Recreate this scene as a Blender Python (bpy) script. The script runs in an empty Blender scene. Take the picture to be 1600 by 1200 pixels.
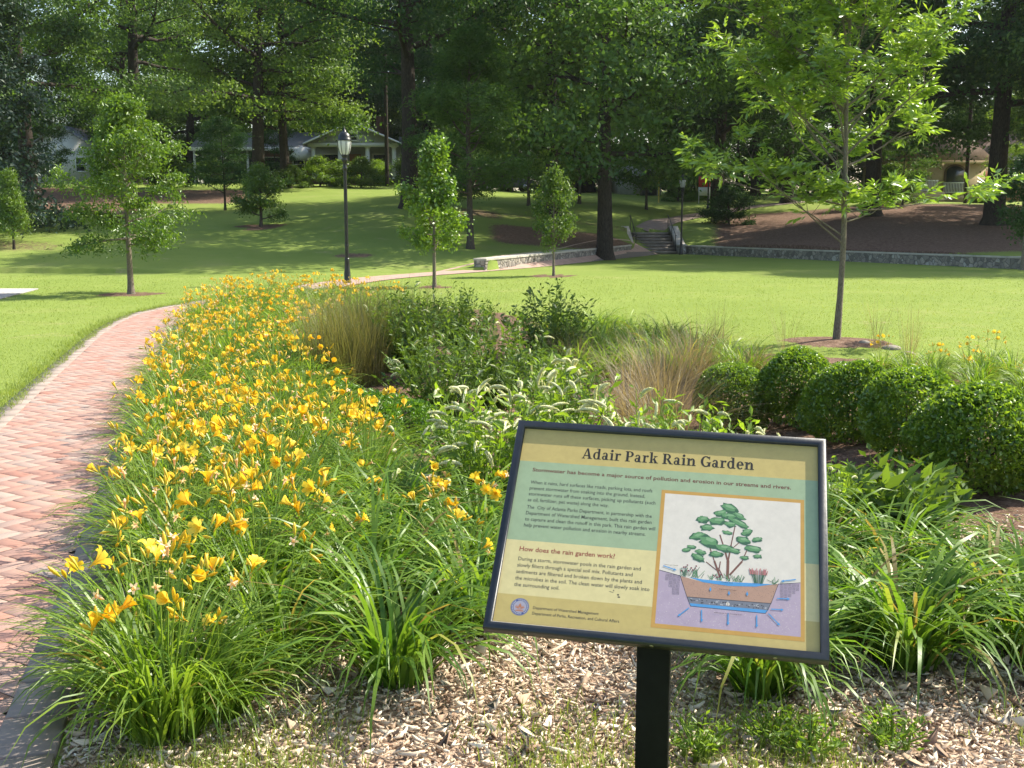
import bpy, bmesh, math, random
import numpy as np
from math import sin, cos, radians as rad, pi
from mathutils import Vector, Matrix, Euler

S = bpy.context.scene
COL = S.collection
# ------------------------------------------------------------------ camera, light, exposure
CAM_H, PITCH, FPX = 1.7, rad(8.53), 1700.0
cam_d = bpy.data.cameras.new('camera'); cam = bpy.data.objects.new('camera', cam_d); COL.objects.link(cam)
cam.location = (0, 0, CAM_H); cam.rotation_euler = (pi/2 - PITCH, 0, 0)
cam_d.sensor_width = 36; cam_d.lens = 36*FPX/1600; cam_d.clip_start = .05; cam_d.clip_end = 3000
S.camera = cam
SUN_AZ, SUN_EL = rad(64), rad(44)          # azimuth from +Y towards +X
w = bpy.data.worlds.new('World'); S.world = w; w.use_nodes = True
wn = w.node_tree.nodes; bg = wn['Background']; sky = wn.new('ShaderNodeTexSky')
sky.sky_type = 'NISHITA'; sky.sun_disc = False; sky.sun_elevation = SUN_EL; sky.sun_rotation = SUN_AZ
sky.air_density = 1.2; sky.dust_density = 2.0
w.node_tree.links.new(sky.outputs[0], bg.inputs[0]); bg.inputs[1].default_value = 0.14
sd = bpy.data.lights.new('sun', 'SUN'); sun = bpy.data.objects.new('sun', sd); COL.objects.link(sun)
sd.energy = 5.0; sd.angle = rad(.5); sd.color = (1, .93, .78)
sv = Vector((sin(SUN_AZ)*cos(SUN_EL), cos(SUN_AZ)*cos(SUN_EL), sin(SUN_EL)))
sun.rotation_euler = sv.to_track_quat('Z', 'Y').to_euler(); sun.location = (20, 10, 40)
S.view_settings.view_transform = 'Standard'; S.view_settings.look = 'None'
S.view_settings.exposure = 1.0; S.view_settings.gamma = 1; S.view_settings.use_curve_mapping = False
S.render.engine = 'CYCLES'
S.cycles.max_bounces = 8; S.cycles.diffuse_bounces = 3; S.cycles.transmission_bounces = 4; S.cycles.transparent_max_bounces = 4
S.cycles.glossy_bounces = 2; S.cycles.sample_clamp_indirect = 5

# ------------------------------------------------------------------ helpers
def col(r, g, b): return (r, g, b, 1)
def tag(o, label=None, cat=None, group=None, kind=None):
    if label: o['label'] = label
    if cat: o['category'] = cat
    if group: o['group'] = group
    if kind: o['kind'] = kind
    return o
def empty(name, loc=(0,0,0), rz=0, label=None, cat=None, group=None, sc=1.0):
    o = bpy.data.objects.new(name, None); COL.objects.link(o)
    o.location = loc; o.rotation_euler = (0, 0, rz); o.scale = (sc, sc, sc); o.empty_display_size = .1
    return tag(o, label, cat, group)
def inst(mesh, name, parent=None, loc=(0,0,0), rot=(0,0,0), sc=(1,1,1)):
    o = bpy.data.objects.new(name, mesh); COL.objects.link(o)
    o.parent = parent; o.location = loc; o.rotation_euler = rot
    o.scale = sc if not isinstance(sc, (int, float)) else (sc, sc, sc)
    return o
def ground_pt(px, py, z=0.0):
    a = (px-800)/FPX; b = (600-py)/FPX
    d = Vector((a, cos(PITCH)+b*sin(PITCH), -sin(PITCH)+b*cos(PITCH)))
    k = (z-CAM_H)/d.z
    return (d.x*k, d.y*k)
def x_at(px, Y, z=0.0): return (px-800)/FPX*(Y*cos(PITCH)+(CAM_H-z)*sin(PITCH))

class MB:
    def __init__(s): s.V=[]; s.F=[]; s.M=[]; s.T=[]; s.n=0
    def add(s, v, f, mat=0, tint=0.5):
        v = np.asarray(v, float).reshape(-1, 3); f = np.asarray(f, int)
        if f.ndim == 1: f = f.reshape(1, -1)
        s.V.append(v); s.F.append(f+s.n); s.M.append(np.full(len(f), mat, int))
        s.T.append(np.full(len(v), tint, float) if np.isscalar(tint) else np.asarray(tint, float))
        s.n += len(v); return s
    def box(s, c, size, mat=0, R=None, tint=.5):
        h = np.array(size)/2
        v = np.array([(x,y,z) for x in (-1,1) for y in (-1,1) for z in (-1,1)], float)*h
        if R is not None: v = v @ np.array(R.to_3x3()).T
        return s.add(v+np.array(c), [(0,1,3,2),(4,6,7,5),(0,4,5,1),(2,3,7,6),(0,2,6,4),(1,5,7,3)], mat, tint)
    def tube(s, P, R, n=6, mat=0, cap=True, tint=.5):
        P = np.asarray(P, float); m = len(P); R = np.broadcast_to(np.asarray(R, float), (m,))
        T = np.gradient(P, axis=0); T /= np.linalg.norm(T, axis=1)[:, None]+1e-9
        up = np.array((0,0,1.)) if abs(T[0][2]) < .9 else np.array((1.,0,0))
        A = np.cross(T, up); A /= np.linalg.norm(A, axis=1)[:, None]+1e-9; B = np.cross(T, A)
        th = np.linspace(0, 2*pi, n, endpoint=False)
        v = (P[:,None,:] + R[:,None,None]*(np.cos(th)[None,:,None]*A[:,None,:]+np.sin(th)[None,:,None]*B[:,None,:])).reshape(-1,3)
        i = np.arange(m-1)[:,None]*n; j = np.arange(n)[None,:]; k = (j+1) % n
        f = np.stack([i+j, i+k, i+n+k, i+n+j], -1).reshape(-1,4)
        s.add(v, f, mat, tint)
        if cap:
            s.add(v[-n:], np.arange(n)[::-1].copy(), mat, tint); s.add(v[:n], np.arange(n), mat, tint)
        return s
    def lathe(s, prof, n=16, mat=0, c=(0,0,0), tint=.5):
        prof = np.asarray(prof, float); m = len(prof); th = np.linspace(0, 2*pi, n, endpoint=False)
        v = np.stack([prof[:,0][:,None]*np.cos(th), prof[:,0][:,None]*np.sin(th), np.repeat(prof[:,1][:,None], n, 1)], -1).reshape(-1,3)+np.array(c)
        i = np.arange(m-1)[:,None]*n; j = np.arange(n)[None,:]; k = (j+1) % n
        return s.add(v, np.stack([i+j, i+k, i+n+k, i+n+j], -1).reshape(-1,4), mat, tint)
    def prism(s, poly, d0, d1, axis='z', mat=0):
        n = len(poly); p = np.asarray(poly, float)
        def mk(d):
            z = np.full(n, d)
            return {'z': np.stack([p[:,0], p[:,1], z], -1), 'y': np.stack([p[:,0], z, p[:,1]], -1), 'x': np.stack([z, p[:,0], p[:,1]], -1)}[axis]
        v = np.concatenate([mk(d0), mk(d1)])
        s.add(v, np.arange(n)[::-1].copy(), mat); s.F[-1] = s.F[-1]; 
        b = s.n-2*n
        s.F.append(np.arange(n)[None,:]+n+b); s.M.append(np.array([mat]))
        i = np.arange(n); j = (i+1) % n
        s.F.append(np.stack([i, j, j+n, i+n], -1)+b); s.M.append(np.full(n, mat))
        return s
    def mesh(s, name, mats, smooth=False):
        me = bpy.data.meshes.new(name)
        V = np.concatenate(s.V); T = np.concatenate(s.T)
        me.vertices.add(len(V)); me.vertices.foreach_set('co', V.ravel())
        loops = np.concatenate([f.ravel() for f in s.F])
        tot = np.concatenate([np.full(len(f), f.shape[1], int) for f in s.F])
        st = np.concatenate([[0], np.cumsum(tot)[:-1]])
        me.loops.add(len(loops)); me.loops.foreach_set('vertex_index', loops.astype(np.int32))
        me.polygons.add(len(tot)); me.polygons.foreach_set('loop_start', st.astype(np.int32))
        me.polygons.foreach_set('loop_total', tot.astype(np.int32))
        me.polygons.foreach_set('material_index', np.concatenate(s.M).astype(np.int32))
        if smooth: me.polygons.foreach_set('use_smooth', np.ones(len(tot), bool))
        a = me.attributes.new('tint', 'FLOAT', 'POINT'); a.data.foreach_set('value', T.astype(np.float32))
        for m in (mats if isinstance(mats, (list, tuple)) else [mats]): me.materials.append(m)
        me.update(calc_edges=True)
        return me
    def build(s, name, mats, parent=None, smooth=False, **k):
        return inst(s.mesh(name, mats, smooth), name, parent, **k)

# ------------------------------------------------------------------ materials
class NT:
    def __init__(s, name):
        s.m = bpy.data.materials.new(name); s.m.use_nodes = True; s.t = s.m.node_tree; s.t.nodes.clear()
        s.out = s.t.nodes.new('ShaderNodeOutputMaterial')
    def n(s, typ, **k):
        nd = s.t.nodes.new(typ)
        for a, b in k.items():
            if a.startswith('_'): setattr(nd, a[1:], b)
        return nd
    def set(s, nd, **k):
        for a, b in k.items():
            a = a.replace('_', ' ')
            if hasattr(b, 'links') or isinstance(b, bpy.types.NodeSocket): s.t.links.new(b, nd.inputs[a])
            else: nd.inputs[a].default_value = b
        return nd
    def noise(s, scale, detail=4, rough=.6, vec=None, dist=0):
        nd = s.n('ShaderNodeTexNoise'); nd.inputs['Scale'].default_value = scale; nd.inputs['Detail'].default_value = detail
        nd.inputs['Roughness'].default_value = rough; nd.inputs['Distortion'].default_value = dist
        if vec is not None: s.t.links.new(vec, nd.inputs['Vector'])
        return nd.outputs['Fac']
    def obj(s, scale=None):
        tc = s.n('ShaderNodeTexCoord').outputs['Object']
        if scale is None: return tc
        mp = s.n('ShaderNodeMapping'); mp.inputs['Scale'].default_value = scale; s.t.links.new(tc, mp.inputs['Vector']); return mp.outputs[0]
    def ramp(s, fac, stops):
        r = s.n('ShaderNodeValToRGB'); s.t.links.new(fac, r.inputs[0]); e = r.color_ramp.elements
        while len(e) < len(stops): e.new(.5)
        for x, (p, c) in zip(e, stops): x.position = p; x.color = c if len(c) == 4 else (*c, 1)
        return r.outputs[0]
    def mix(s, f, a, b, mode='MIX'):
        m = s.n('ShaderNodeMix'); m.data_type = 'RGBA'; m.blend_type = mode
        for sock, v in ((m.inputs[0], f), (m.inputs[6], a), (m.inputs[7], b)):
            if isinstance(v, bpy.types.NodeSocket): s.t.links.new(v, sock)
            else: sock.default_value = v if not isinstance(v, tuple) or len(v) == 4 else (*v, 1)
        return m.outputs[2]
    def math(s, op, a, b=0.0, clamp=False):
        m = s.n('ShaderNodeMath'); m.operation = op; m.use_clamp = clamp
        for i, v in enumerate((a, b)):
            if isinstance(v, bpy.types.NodeSocket): s.t.links.new(v, m.inputs[i])
            else: m.inputs[i].default_value = v
        return m.outputs[0]
    def attr(s, name):
        a = s.n('ShaderNodeAttribute'); a.attribute_name = name; return a
    def bump(s, h, strength=.4, dist=.02):
        b = s.n('ShaderNodeBump'); b.inputs['Strength'].default_value = strength; b.inputs['Distance'].default_value = dist
        s.t.links.new(h, b.inputs['Height']); return b.outputs[0]
    def pbr(s, color, rough=.7, metal=0, normal=None, spec=.5, **k):
        p = s.n('ShaderNodeBsdfPrincipled')
        s.set(p, Base_Color=color, Roughness=rough, Metallic=metal, Specular_IOR_Level=spec)
        if normal is not None: s.t.links.new(normal, p.inputs['Normal'])
        s.t.links.new(p.outputs[0], s.out.inputs[0]); return s.m

def plain(name, c, rough=.6, metal=0, var=.12, scale=8, bump=0, spec=.5):
    t = NT(name); f = t.noise(scale, 5, .6, t.obj())
    c = np.array(c)
    cc = t.ramp(f, [(.3, tuple(c*(1-var))), (.7, tuple(np.minimum(c*(1+var), 1)))])
    return t.pbr(cc, rough, metal, t.bump(f, bump, .01) if bump else None, spec)

def leaf_mat(name, dark, light, trans=.4, gloss=.1, rough=.4, tcol=None, dead=None):
    """thin leaf: diffuse + light passing through + a little sheen; hue differs leaf by leaf (tint)"""
    t = NT(name); a = t.attr('tint').outputs['Fac']
    c = t.ramp(a, [(0, dark), (1, light)] if dead is None else [(0, dark), (.94, light), (.965, dead), (1, tuple(q*.6 for q in dead))])
    tc = t.ramp(a, [(0, tcol[0]), (1, tcol[1])]) if tcol else t.mix(1.0, c, col(1.35, 1.3, .6), 'MULTIPLY')
    if tcol:                               # each bloom a slightly different yellow
        rnd = t.n('ShaderNodeObjectInfo').outputs['Random']; k = t.ramp(rnd, [(0, (1,.86,.7)), (.5, (1,1,1)), (1, (1,1.08,2.2))])
        c = t.mix(1.0, c, k, 'MULTIPLY'); tc = t.mix(1.0, tc, k, 'MULTIPLY')
    d = t.n('ShaderNodeBsdfDiffuse'); t.set(d, Color=c)
    tr = t.n('ShaderNodeBsdfTranslucent'); t.set(tr, Color=tc)
    m = t.n('ShaderNodeMixShader'); m.inputs[0].default_value = trans
    t.t.links.new(d.outputs[0], m.inputs[1]); t.t.links.new(tr.outputs[0], m.inputs[2])
    g = t.n('ShaderNodeBsdfGlossy'); t.set(g, Color=col(.9, .95, .9), Roughness=rough)
    m2 = t.n('ShaderNodeMixShader'); m2.inputs[0].default_value = gloss
    t.t.links.new(m.outputs[0], m2.inputs[1]); t.t.links.new(g.outputs[0], m2.inputs[2])
    t.t.links.new(m2.outputs[0], t.out.inputs[0]); return t.m

def bark_mat(name, a, b, sc=(6, 6, 1.2)):
    t = NT(name); f = t.noise(5, 8, .7, t.obj(sc), .6)
    return t.pbr(t.ramp(f, [(.35, a), (.65, b)]), .9, 0, t.bump(f, .8, .04), .2)

M = {}
M['oak'] = leaf_mat('oak_leaf', (.040,.098,.015), (.130,.230,.038), .46, .03, .5)
M['oak2'] = leaf_mat('dark_oak_leaf', (.022,.066,.016), (.062,.135,.032), .42, .025, .5)
M['oak3'] = leaf_mat('pale_oak_leaf', (.075,.150,.022), (.195,.295,.050), .50, .03, .5)
M['magnolia'] = leaf_mat('blue_green_leaf', (.020,.050,.024), (.058,.105,.050), .25, .06, .42)
M['cypress'] = leaf_mat('feathery_leaf', (.032,.085,.015), (.085,.165,.030), .45, .02, .5)
M['young'] = leaf_mat('young_tree_leaf', (.060,.135,.012), (.170,.275,.030), .48, .05, .4)
M['lime'] = leaf_mat('bright_sapling_leaf', (.070,.160,.012), (.200,.320,.028), .48, .06, .4)
M['ash'] = leaf_mat('ash_leaflet', (.105,.200,.026), (.260,.385,.055), .52, .08, .36)
M['box'] = leaf_mat('boxwood_leaf', (.062,.145,.014), (.235,.355,.038), .50, .05, .42)
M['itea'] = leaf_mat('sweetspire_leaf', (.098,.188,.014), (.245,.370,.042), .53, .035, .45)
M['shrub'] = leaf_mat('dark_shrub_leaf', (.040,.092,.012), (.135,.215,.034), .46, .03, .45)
M['brightshrub'] = leaf_mat('bright_shrub_leaf', (.065,.170,.012), (.160,.300,.024), .42, .05, .42)
M['lily'] = leaf_mat('daylily_blade', (.085,.180,.016), (.240,.350,.046), .50, .03, .42, None, (.42,.33,.11))
M['lily2'] = leaf_mat('wide_daylily_blade', (.065,.158,.016), (.195,.310,.042), .48, .03, .42, None, (.38,.29,.10))
M['stalk'] = leaf_mat('flower_stalk_green', (.12,.23,.02), (.26,.36,.05), .3, .05, .4)
M['petal'] = leaf_mat('yellow_petal', (.90,.55,.012), (.95,.72,.06), .35, .02, .5, ((.97,.62,.02),(.97,.76,.07)))
M['bud'] = leaf_mat('flower_bud', (.42,.42,.03), (.84,.52,.02), .3, .04, .4)
M['spent'] = leaf_mat('spent_bloom', (.75,.45,.22), (.85,.68,.48), .35, .02, .6)
M['raceme'] = leaf_mat('cream_flower_spike', (.62,.64,.36), (.88,.88,.66), .3, .02, .6)
M['tan_grass'] = leaf_mat('tan_grass_blade', (.150,.118,.078), (.34,.27,.185), .42, .03, .5)
M['olive_grass'] = leaf_mat('olive_grass_blade', (.10,.118,.035), (.25,.225,.09), .42, .03, .5)
M['blue_grass'] = leaf_mat('bluish_grass_blade', (.16,.22,.10), (.31,.36,.19), .38, .04, .5)
M['lawnblade'] = leaf_mat('lawn_blade', (.190,.262,.050), (.275,.335,.085), .46, .02, .5)
M['bark'] = bark_mat('grey_brown_bark', (.035,.028,.022), (.120,.100,.080))
M['barkdark'] = bark_mat('dark_bark', (.018,.014,.011), (.065,.052,.042))
M['barkpale'] = bark_mat('pale_young_bark', (.12,.10,.075), (.30,.26,.20), (20,20,5))
M['black_metal'] = plain('black_painted_metal', (.012,.013,.014), .35, 0, .3, 20)
M['post_black'] = plain('black_sign_post', (.006,.0065,.006), .6, 0, .3, 30, 0, .15)
# ------------------------------------------------------------------ terrain
D0X = [-300,-60,-15,-4,-0.8,5.9,6.3,8.6,18.1,24,40,300]
D0Y = [40,38,36,36,37.3,53.2,56.0,57.3,38.5,29.5,27,27]
def d0(X): return np.interp(X, D0X, D0Y)
PT = [-.47,-.23,-.1,0,.085,.14,.2,.33,.45]
PZ = [[(35,0),(41,.6),(48,1.4),(56,2.3),(75,4.0),(90,4.8),(140,6),(400,8)],
      [(36,0),(44,.7),(50,1.5),(60,2.6),(80,4.3),(100,5),(140,6),(400,8)],
      [(37,0),(46,1.0),(55,2.3),(66,3.3),(80,4.3),(100,5),(140,6),(400,8)],
      [(38,.2),(44,.4),(50,1.0),(60,2.2),(75,3.5),(90,4),(140,5.5),(400,8)],
      [(46,.35),(48,.57),(55,1.2),(70,2.6),(85,3.8),(140,5.5),(400,8)],
      [(56.1,.05),(59.4,1.08),(70,2.0),(85,3.5),(140,5.5),(400,8)],
      [(55,.5),(60,1.0),(70,2.0),(85,3.5),(140,5.5),(400,8)],
      [(46,.5),(50,.9),(62,2.05),(75,3.0),(95,3.8),(140,5),(400,8)],
      [(39,.45),(45,.75),(57,1.55),(72,2.8),(95,3.8),(140,5),(400,8)]]
def sstep(a, b, x): t = np.clip((x-a)/(b-a), 0, 1); return t*t*(3-2*t)
def wall_h(X):
    X = np.asarray(X, float)
    return np.where((X > -.8) & (X < 5.9), np.interp(X, [-.8, 5.9], [.38,.52]), np.where(X > 8.6, .40, 0))
def tz(X, Y):
    X = np.asarray(X, float); Y = np.asarray(Y, float)
    t = np.clip(X/np.maximum(Y, 1), PT[0], PT[-1])
    vals = np.stack([np.interp(Y, [p[0] for p in q], [p[1] for p in q]) for q in PZ])
    i = np.clip(np.searchsorted(PT, t)-1, 0, len(PT)-2); a = np.array(PT)
    f = (t-a[i])/(a[i+1]-a[i])
    ii = np.indices(t.shape)
    lo = np.take_along_axis(vals, i[None], 0)[0]; hi = np.take_along_axis(vals, (i+1)[None], 0)[0]
    z = lo*(1-f)+hi*f
    D = d0(X); far = Y > D+.02
    z = np.where(far, np.maximum(z, wall_h(X)), 0)
    basin = -.22*np.exp(-(((X-.5)/2.0)**2+((Y-8.6)/2.8)**2)**2)
    ring = .10*np.exp(-(((X-4.4)/1.1)**2+((Y-14.8)/1.0)**2))
    carve = -.32*(np.abs(X-7.4) < 1.35)*(Y > 55.9)*(Y < 59.55)
    soft = .06*np.sin(X*.31+Y*.17)*sstep(22, 30, Y)*np.where(far, 1, .0)
    return z+np.where(far, carve, basin+ring)+soft
def tzf(x, y): return float(tz(np.array([x]), np.array([y]))[0])
def pz(px, d):                       # a spot on the ground at distance d in the direction of an image column
    z = 0.
    for _ in range(4):
        x = x_at(px, d, z); z = tzf(x, d)
    return Vector((x, d, z))

# brick path: centre line and width
PATH_R = [ground_pt(84,1190), ground_pt(110,1000), ground_pt(128,860), ground_pt(165,745), ground_pt(208,640), ground_pt(245,562), (-5.35,17.0), (-5.9,20.0), (-5.6,23.0), (-4.6,26.0)]
PATH_R = [(p[0]+(.20 if p[1] > 4.6 else .10 if p[1] > 3.8 else 0), p[1]) for p in PATH_R]
PATH_R = [(-1.15,2.2), (-1.02,1.0), (-1.0,-3)][::-1] + [tuple(p) for p in PATH_R]
def resample(P, step):
    P = np.asarray(P, float); d = np.r_[0, np.cumsum(np.linalg.norm(np.diff(P, axis=0), axis=1))]
    n = max(2, int(d[-1]/step)); q = np.linspace(0, d[-1], n+1)
    return np.stack([np.interp(q, d, P[:,k]) for k in range(P.shape[1])], -1)
def smooth(P, it=2):
    P = np.asarray(P, float)
    for _ in range(it):
        Q = P.copy(); Q[1:-1] = .25*P[:-2]+.5*P[1:-1]+.25*P[2:]; P = Q
    return P
PATH_R = smooth(resample(PATH_R, .4), 6)
FARP = [(-4.6,26.0), (-4.3,29), (-3.4,32.6), (-1.2,36.2), (1.3,41.0), (4.4,48.5), (6.6,53.5), (7.5,56.1)]
PATH_L2 = smooth(resample(FARP, .5), 8)
PW = 1.36                              # path width between outer edges
def offset(P, w):
    T = np.gradient(P, axis=0); T /= np.linalg.norm(T, axis=1)[:,None]; N = np.stack([-T[:,1], T[:,0]], -1)
    return P + N*(w if np.isscalar(w) else np.asarray(w)[:,None])
PATH_ALL = smooth(resample(np.concatenate([PATH_R, PATH_L2[2:]]), .45), 5)
def sdist(X, Y, P=PATH_ALL):
    """signed distance left(+) of the path's right edge"""
    X = np.asarray(X, float).ravel(); Y = np.asarray(Y, float).ravel(); A = P[:-1]; B = P[1:]; d = B-A; L2 = (d**2).sum(1)
    out = np.empty(len(X))
    for k in range(0, len(X), 20000):
        x = X[k:k+20000,None]; y = Y[k:k+20000,None]
        t = np.clip(((x-A[:,0])*d[:,0]+(y-A[:,1])*d[:,1])/L2, 0, 1)
        ex = x-(A[:,0]+t*d[:,0]); ey = y-(A[:,1]+t*d[:,1]); D = ex*ex+ey*ey; i = D.argmin(1); r = np.arange(len(i))
        sg = np.sign(d[i,0]*ey[r,i]-d[i,1]*ex[r,i]); out[k:k+20000] = sg*np.sqrt(D[r,i])
    return out
def on_path(X, Y, m=0.0): s_ = sdist(X, Y); return (s_ > -m) & (s_ < PW+m)

# planting bed outline (mulched ground)
BED = np.array([(-1.35,2.3)] + [tuple(p) for p in PATH_R if p[1] > 3.2 and p[1] < 24.3] + [(-4.2,24.6),(-2.2,23.2),(-.4,20.5),(1.0,17.6),(2.0,15.0),(3.0,13.9),(4.2,13.4),(5.0,12.3),(5.6,10.6),(5.8,8.2),(5.2,5.2),(3.6,3.55),(1.5,3.1),(.2,2.75)])
def in_poly(X, Y, P):
    X = np.asarray(X, float); Y = np.asarray(Y, float); r = np.zeros(X.shape, bool); n = len(P)
    for i in range(n):
        x1, y1 = P[i]; x2, y2 = P[(i+1) % n]
        c = ((y1 > Y) != (y2 > Y)) & (X < (x2-x1)*(Y-y1)/((y2-y1) if y2 != y1 else 1e-9)+x1)
        r ^= c
    return r
def poly_dist(X, Y, P):
    Q = np.concatenate([P, P[:1]]); return np.abs(sdist(X, Y, Q)).reshape(np.shape(X))
def bed_mask(X, Y, soft=.12):
    d = poly_dist(X, Y, BED); s_ = np.where(in_poly(X, Y, BED), d, -d); return sstep(-soft, soft, s_)
RINGS = []                             # mulch rings round the young trees: (x, y, r)
def mulch_mask(X, Y):
    m = np.zeros_like(X); near = (np.abs(X) < 9) & (Y > 2) & (Y < 26)
    if near.any(): m[near] = bed_mask(X[near], Y[near])
    t = X/np.maximum(Y, 1)
    def blob(t0, t1, y0, y1, s=.02, sy=2.5): return sstep(t0-s, t0+s, t)*(1-sstep(t1-s, t1+s, t))*sstep(y0-sy, y0+sy, Y)*(1-sstep(y1-sy, y1+sy, Y))
    far = Y > 30
    b = np.maximum.reduce([blob(-.60,-.335,54,74), blob(-.345,-.24,61,73), blob(-.02,.115,46.5,54, .02, 1.5)*.9, blob(-.07,.16,57,60,.02,1.5)*.5,
                           blob(.185,.9,41,71), blob(-.165,-.125,40.5,42,.012,.9)*.8, blob(-.06,.0,55,60,.02,1.5)*.6, blob(-.60,-.40,40,44,.02,1.5)*.5])
    m = np.where(far, np.maximum(m, b*(Y > d0(X))), m)
    for x, y, r in RINGS: m = np.maximum(m, 1-sstep(r*.8, r*1.25, np.hypot(X-x, Y-y)))
    return m

# tree stations that need a mulch ring
T_YOUNG = pz(205, 25.6); T_ASH = Vector((x_at(1308, 14.8, .1), 14.8, .06)); T_SAP1 = pz(679, 28.3); T_SAP2 = pz(865, 34.0); T_SAP3 = pz(408, 50)
RINGS += [(T_YOUNG.x, T_YOUNG.y, .75), (T_SAP1.x, T_SAP1.y, .5), (T_SAP2.x, T_SAP2.y, .8), (T_SAP3.x, T_SAP3.y, 1.0), (T_ASH.x, T_ASH.y, .7)]

def ground_mat():
    t = NT('lawn_and_mulch'); o = t.obj()
    g1 = t.noise(.35, 4, .6, o); g2 = t.noise(9, 5, .7, o); g3 = t.noise(60, 3, .6, o)
    grass = t.ramp(g1, [(.3, (.172,.236,.045)), (.55, (.208,.270,.058)), (.75, (.262,.285,.092))])
    grass = t.mix(t.ramp(g2, [(.3, (0,0,0)), (.7, (.55,.55,.55))]), grass, col(.20,.262,.062))
    grass = t.mix(t.ramp(g3, [(.55, (0,0,0)), (.75, (.5,.5,.5))]), grass, col(.15,.21,.035))
    m1 = t.noise(7, 6, .75, o); m2 = t.noise(34, 5, .75, o)
    soil = t.ramp(t.math('ADD', t.math('MULTIPLY', m1, .5), t.math('MULTIPLY', m2, .5)), [(.36, (.045,.028,.020)), (.5, (.150,.092,.064)), (.64, (.30,.205,.15))])
    straw = t.ramp(m2, [(.35, (.16,.105,.075)), (.5, (.40,.29,.21)), (.66, (.62,.49,.38))])
    soil = t.mix(t.attr('straw').outputs['Fac'], soil, straw)
    f = t.attr('mulch').outputs['Fac']
    f = t.ramp(t.math('ADD', t.math('MULTIPLY', f, 1.0), t.math('MULTIPLY', t.math('SUBTRACT', g2, .5), 1.3)), [(.42, (0,0,0)), (.58, (1,1,1))])
    worn = t.ramp(t.noise(.8, 6, .75, o, .5), [(.60, (0,0,0)), (.74, (.8,.8,.8))])
    grass = t.mix(worn, grass, col(.34,.30,.15)); clover = t.ramp(t.noise(1.7, 5, .7, o), [(.60, (0,0,0)), (.68, (.6,.6,.6))]); grass = t.mix(clover, grass, col(.13,.21,.05))
    c = t.mix(f, grass, soil)
    return t.pbr(c, .95, 0, t.bump(t.math('ADD', g3, m2), .7, .02), .1)
M['ground'] = ground_mat()

def make_ground():
    xs = np.unique(np.round(np.concatenate([np.arange(-10, 10.01, .25), np.arange(-40, -10, .75), np.arange(10.75, 40, .75), np.geomspace(40, 320, 22), -np.geomspace(40, 320, 22)]), 3))
    near = np.concatenate([np.linspace(-60, 1.5, 16), np.arange(1.75, 20, .25)]); fr = np.linspace(0, 1, 26)
    far = np.concatenate([[.035, .5], np.arange(1.0, 5, .33), np.arange(5.2, 62, 1.0), np.geomspace(62, 320, 24)])
    X = np.repeat(xs[None], len(near)+len(fr)+len(far), 0)
    D = d0(xs)
    Y = np.concatenate([np.repeat(near[:,None], len(xs), 1), 20+(D-20)[None]*fr[:,None], D[None]+far[:,None]])
    Z = tz(X, Y)
    m, n = X.shape; V = np.stack([X, Y, Z], -1).reshape(-1,3)
    i = np.arange(m-1)[:,None]*n; j = np.arange(n-1)[None]
    F = np.stack([i+j, i+j+1, i+n+j+1, i+n+j], -1).reshape(-1,4)
    mb = MB(); mb.add(V, F); me = mb.mesh('ground', [M['ground']], True)
    ml = mulch_mask(X.ravel(), Y.ravel()); a = me.attributes.new('mulch', 'FLOAT', 'POINT'); a.data.foreach_set('value', ml.astype(np.float32))
    st = (1-sstep(3.9, 5.4, Y.ravel()))*(np.abs(X.ravel()) < 7)*1.0
    a = me.attributes.new('straw', 'FLOAT', 'POINT'); a.data.foreach_set('value', st.astype(np.float32))
    tag(inst(me, 'ground'), kind='structure')
make_ground()

# ------------------------------------------------------------------ brick path
def brick_mat():
    t = NT('clay_paver'); o = t.obj(); a = t.attr('tint').outputs['Fac']
    c = t.ramp(a, [(0, (.33,.165,.125)), (.28, (.35,.20,.16)), (.5, (.36,.22,.18)), (.72, (.36,.24,.20)), (.86, (.33,.24,.205)), (1, (.33,.265,.23))])
    c = t.mix(t.ramp(t.noise(2.2, 4, .6, o), [(.4, (0,0,0)), (.75, (.45,.45,.45))]), c, col(.40,.29,.235))
    c = t.mix(t.ramp(t.noise(90, 3, .7, o), [(.55, (0,0,0)), (.8, (.5,.5,.5))]), c, col(.20,.13,.11))
    return t.pbr(c, .85, 0, t.bump(t.noise(120, 4, .6, o), .3, .004), .25)
M['brick'] = brick_mat()
M['border'] = plain('grey_border_paver', (.27,.225,.20), .9, 0, .2, 6, .3, .2)
M['joint'] = plain('sandy_joint', (.17,.14,.115), .95, 0, .25, 30)
def strip(mb, A, B, z, mat=0):
    n = len(A); V = np.concatenate([np.c_[A, tz(A[:,0], A[:,1])+z], np.c_[B, tz(B[:,0], B[:,1])+z]])
    i = np.arange(n-1); mb.add(V, np.stack([i, i+1, i+1+n, i+n], -1), mat)
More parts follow.
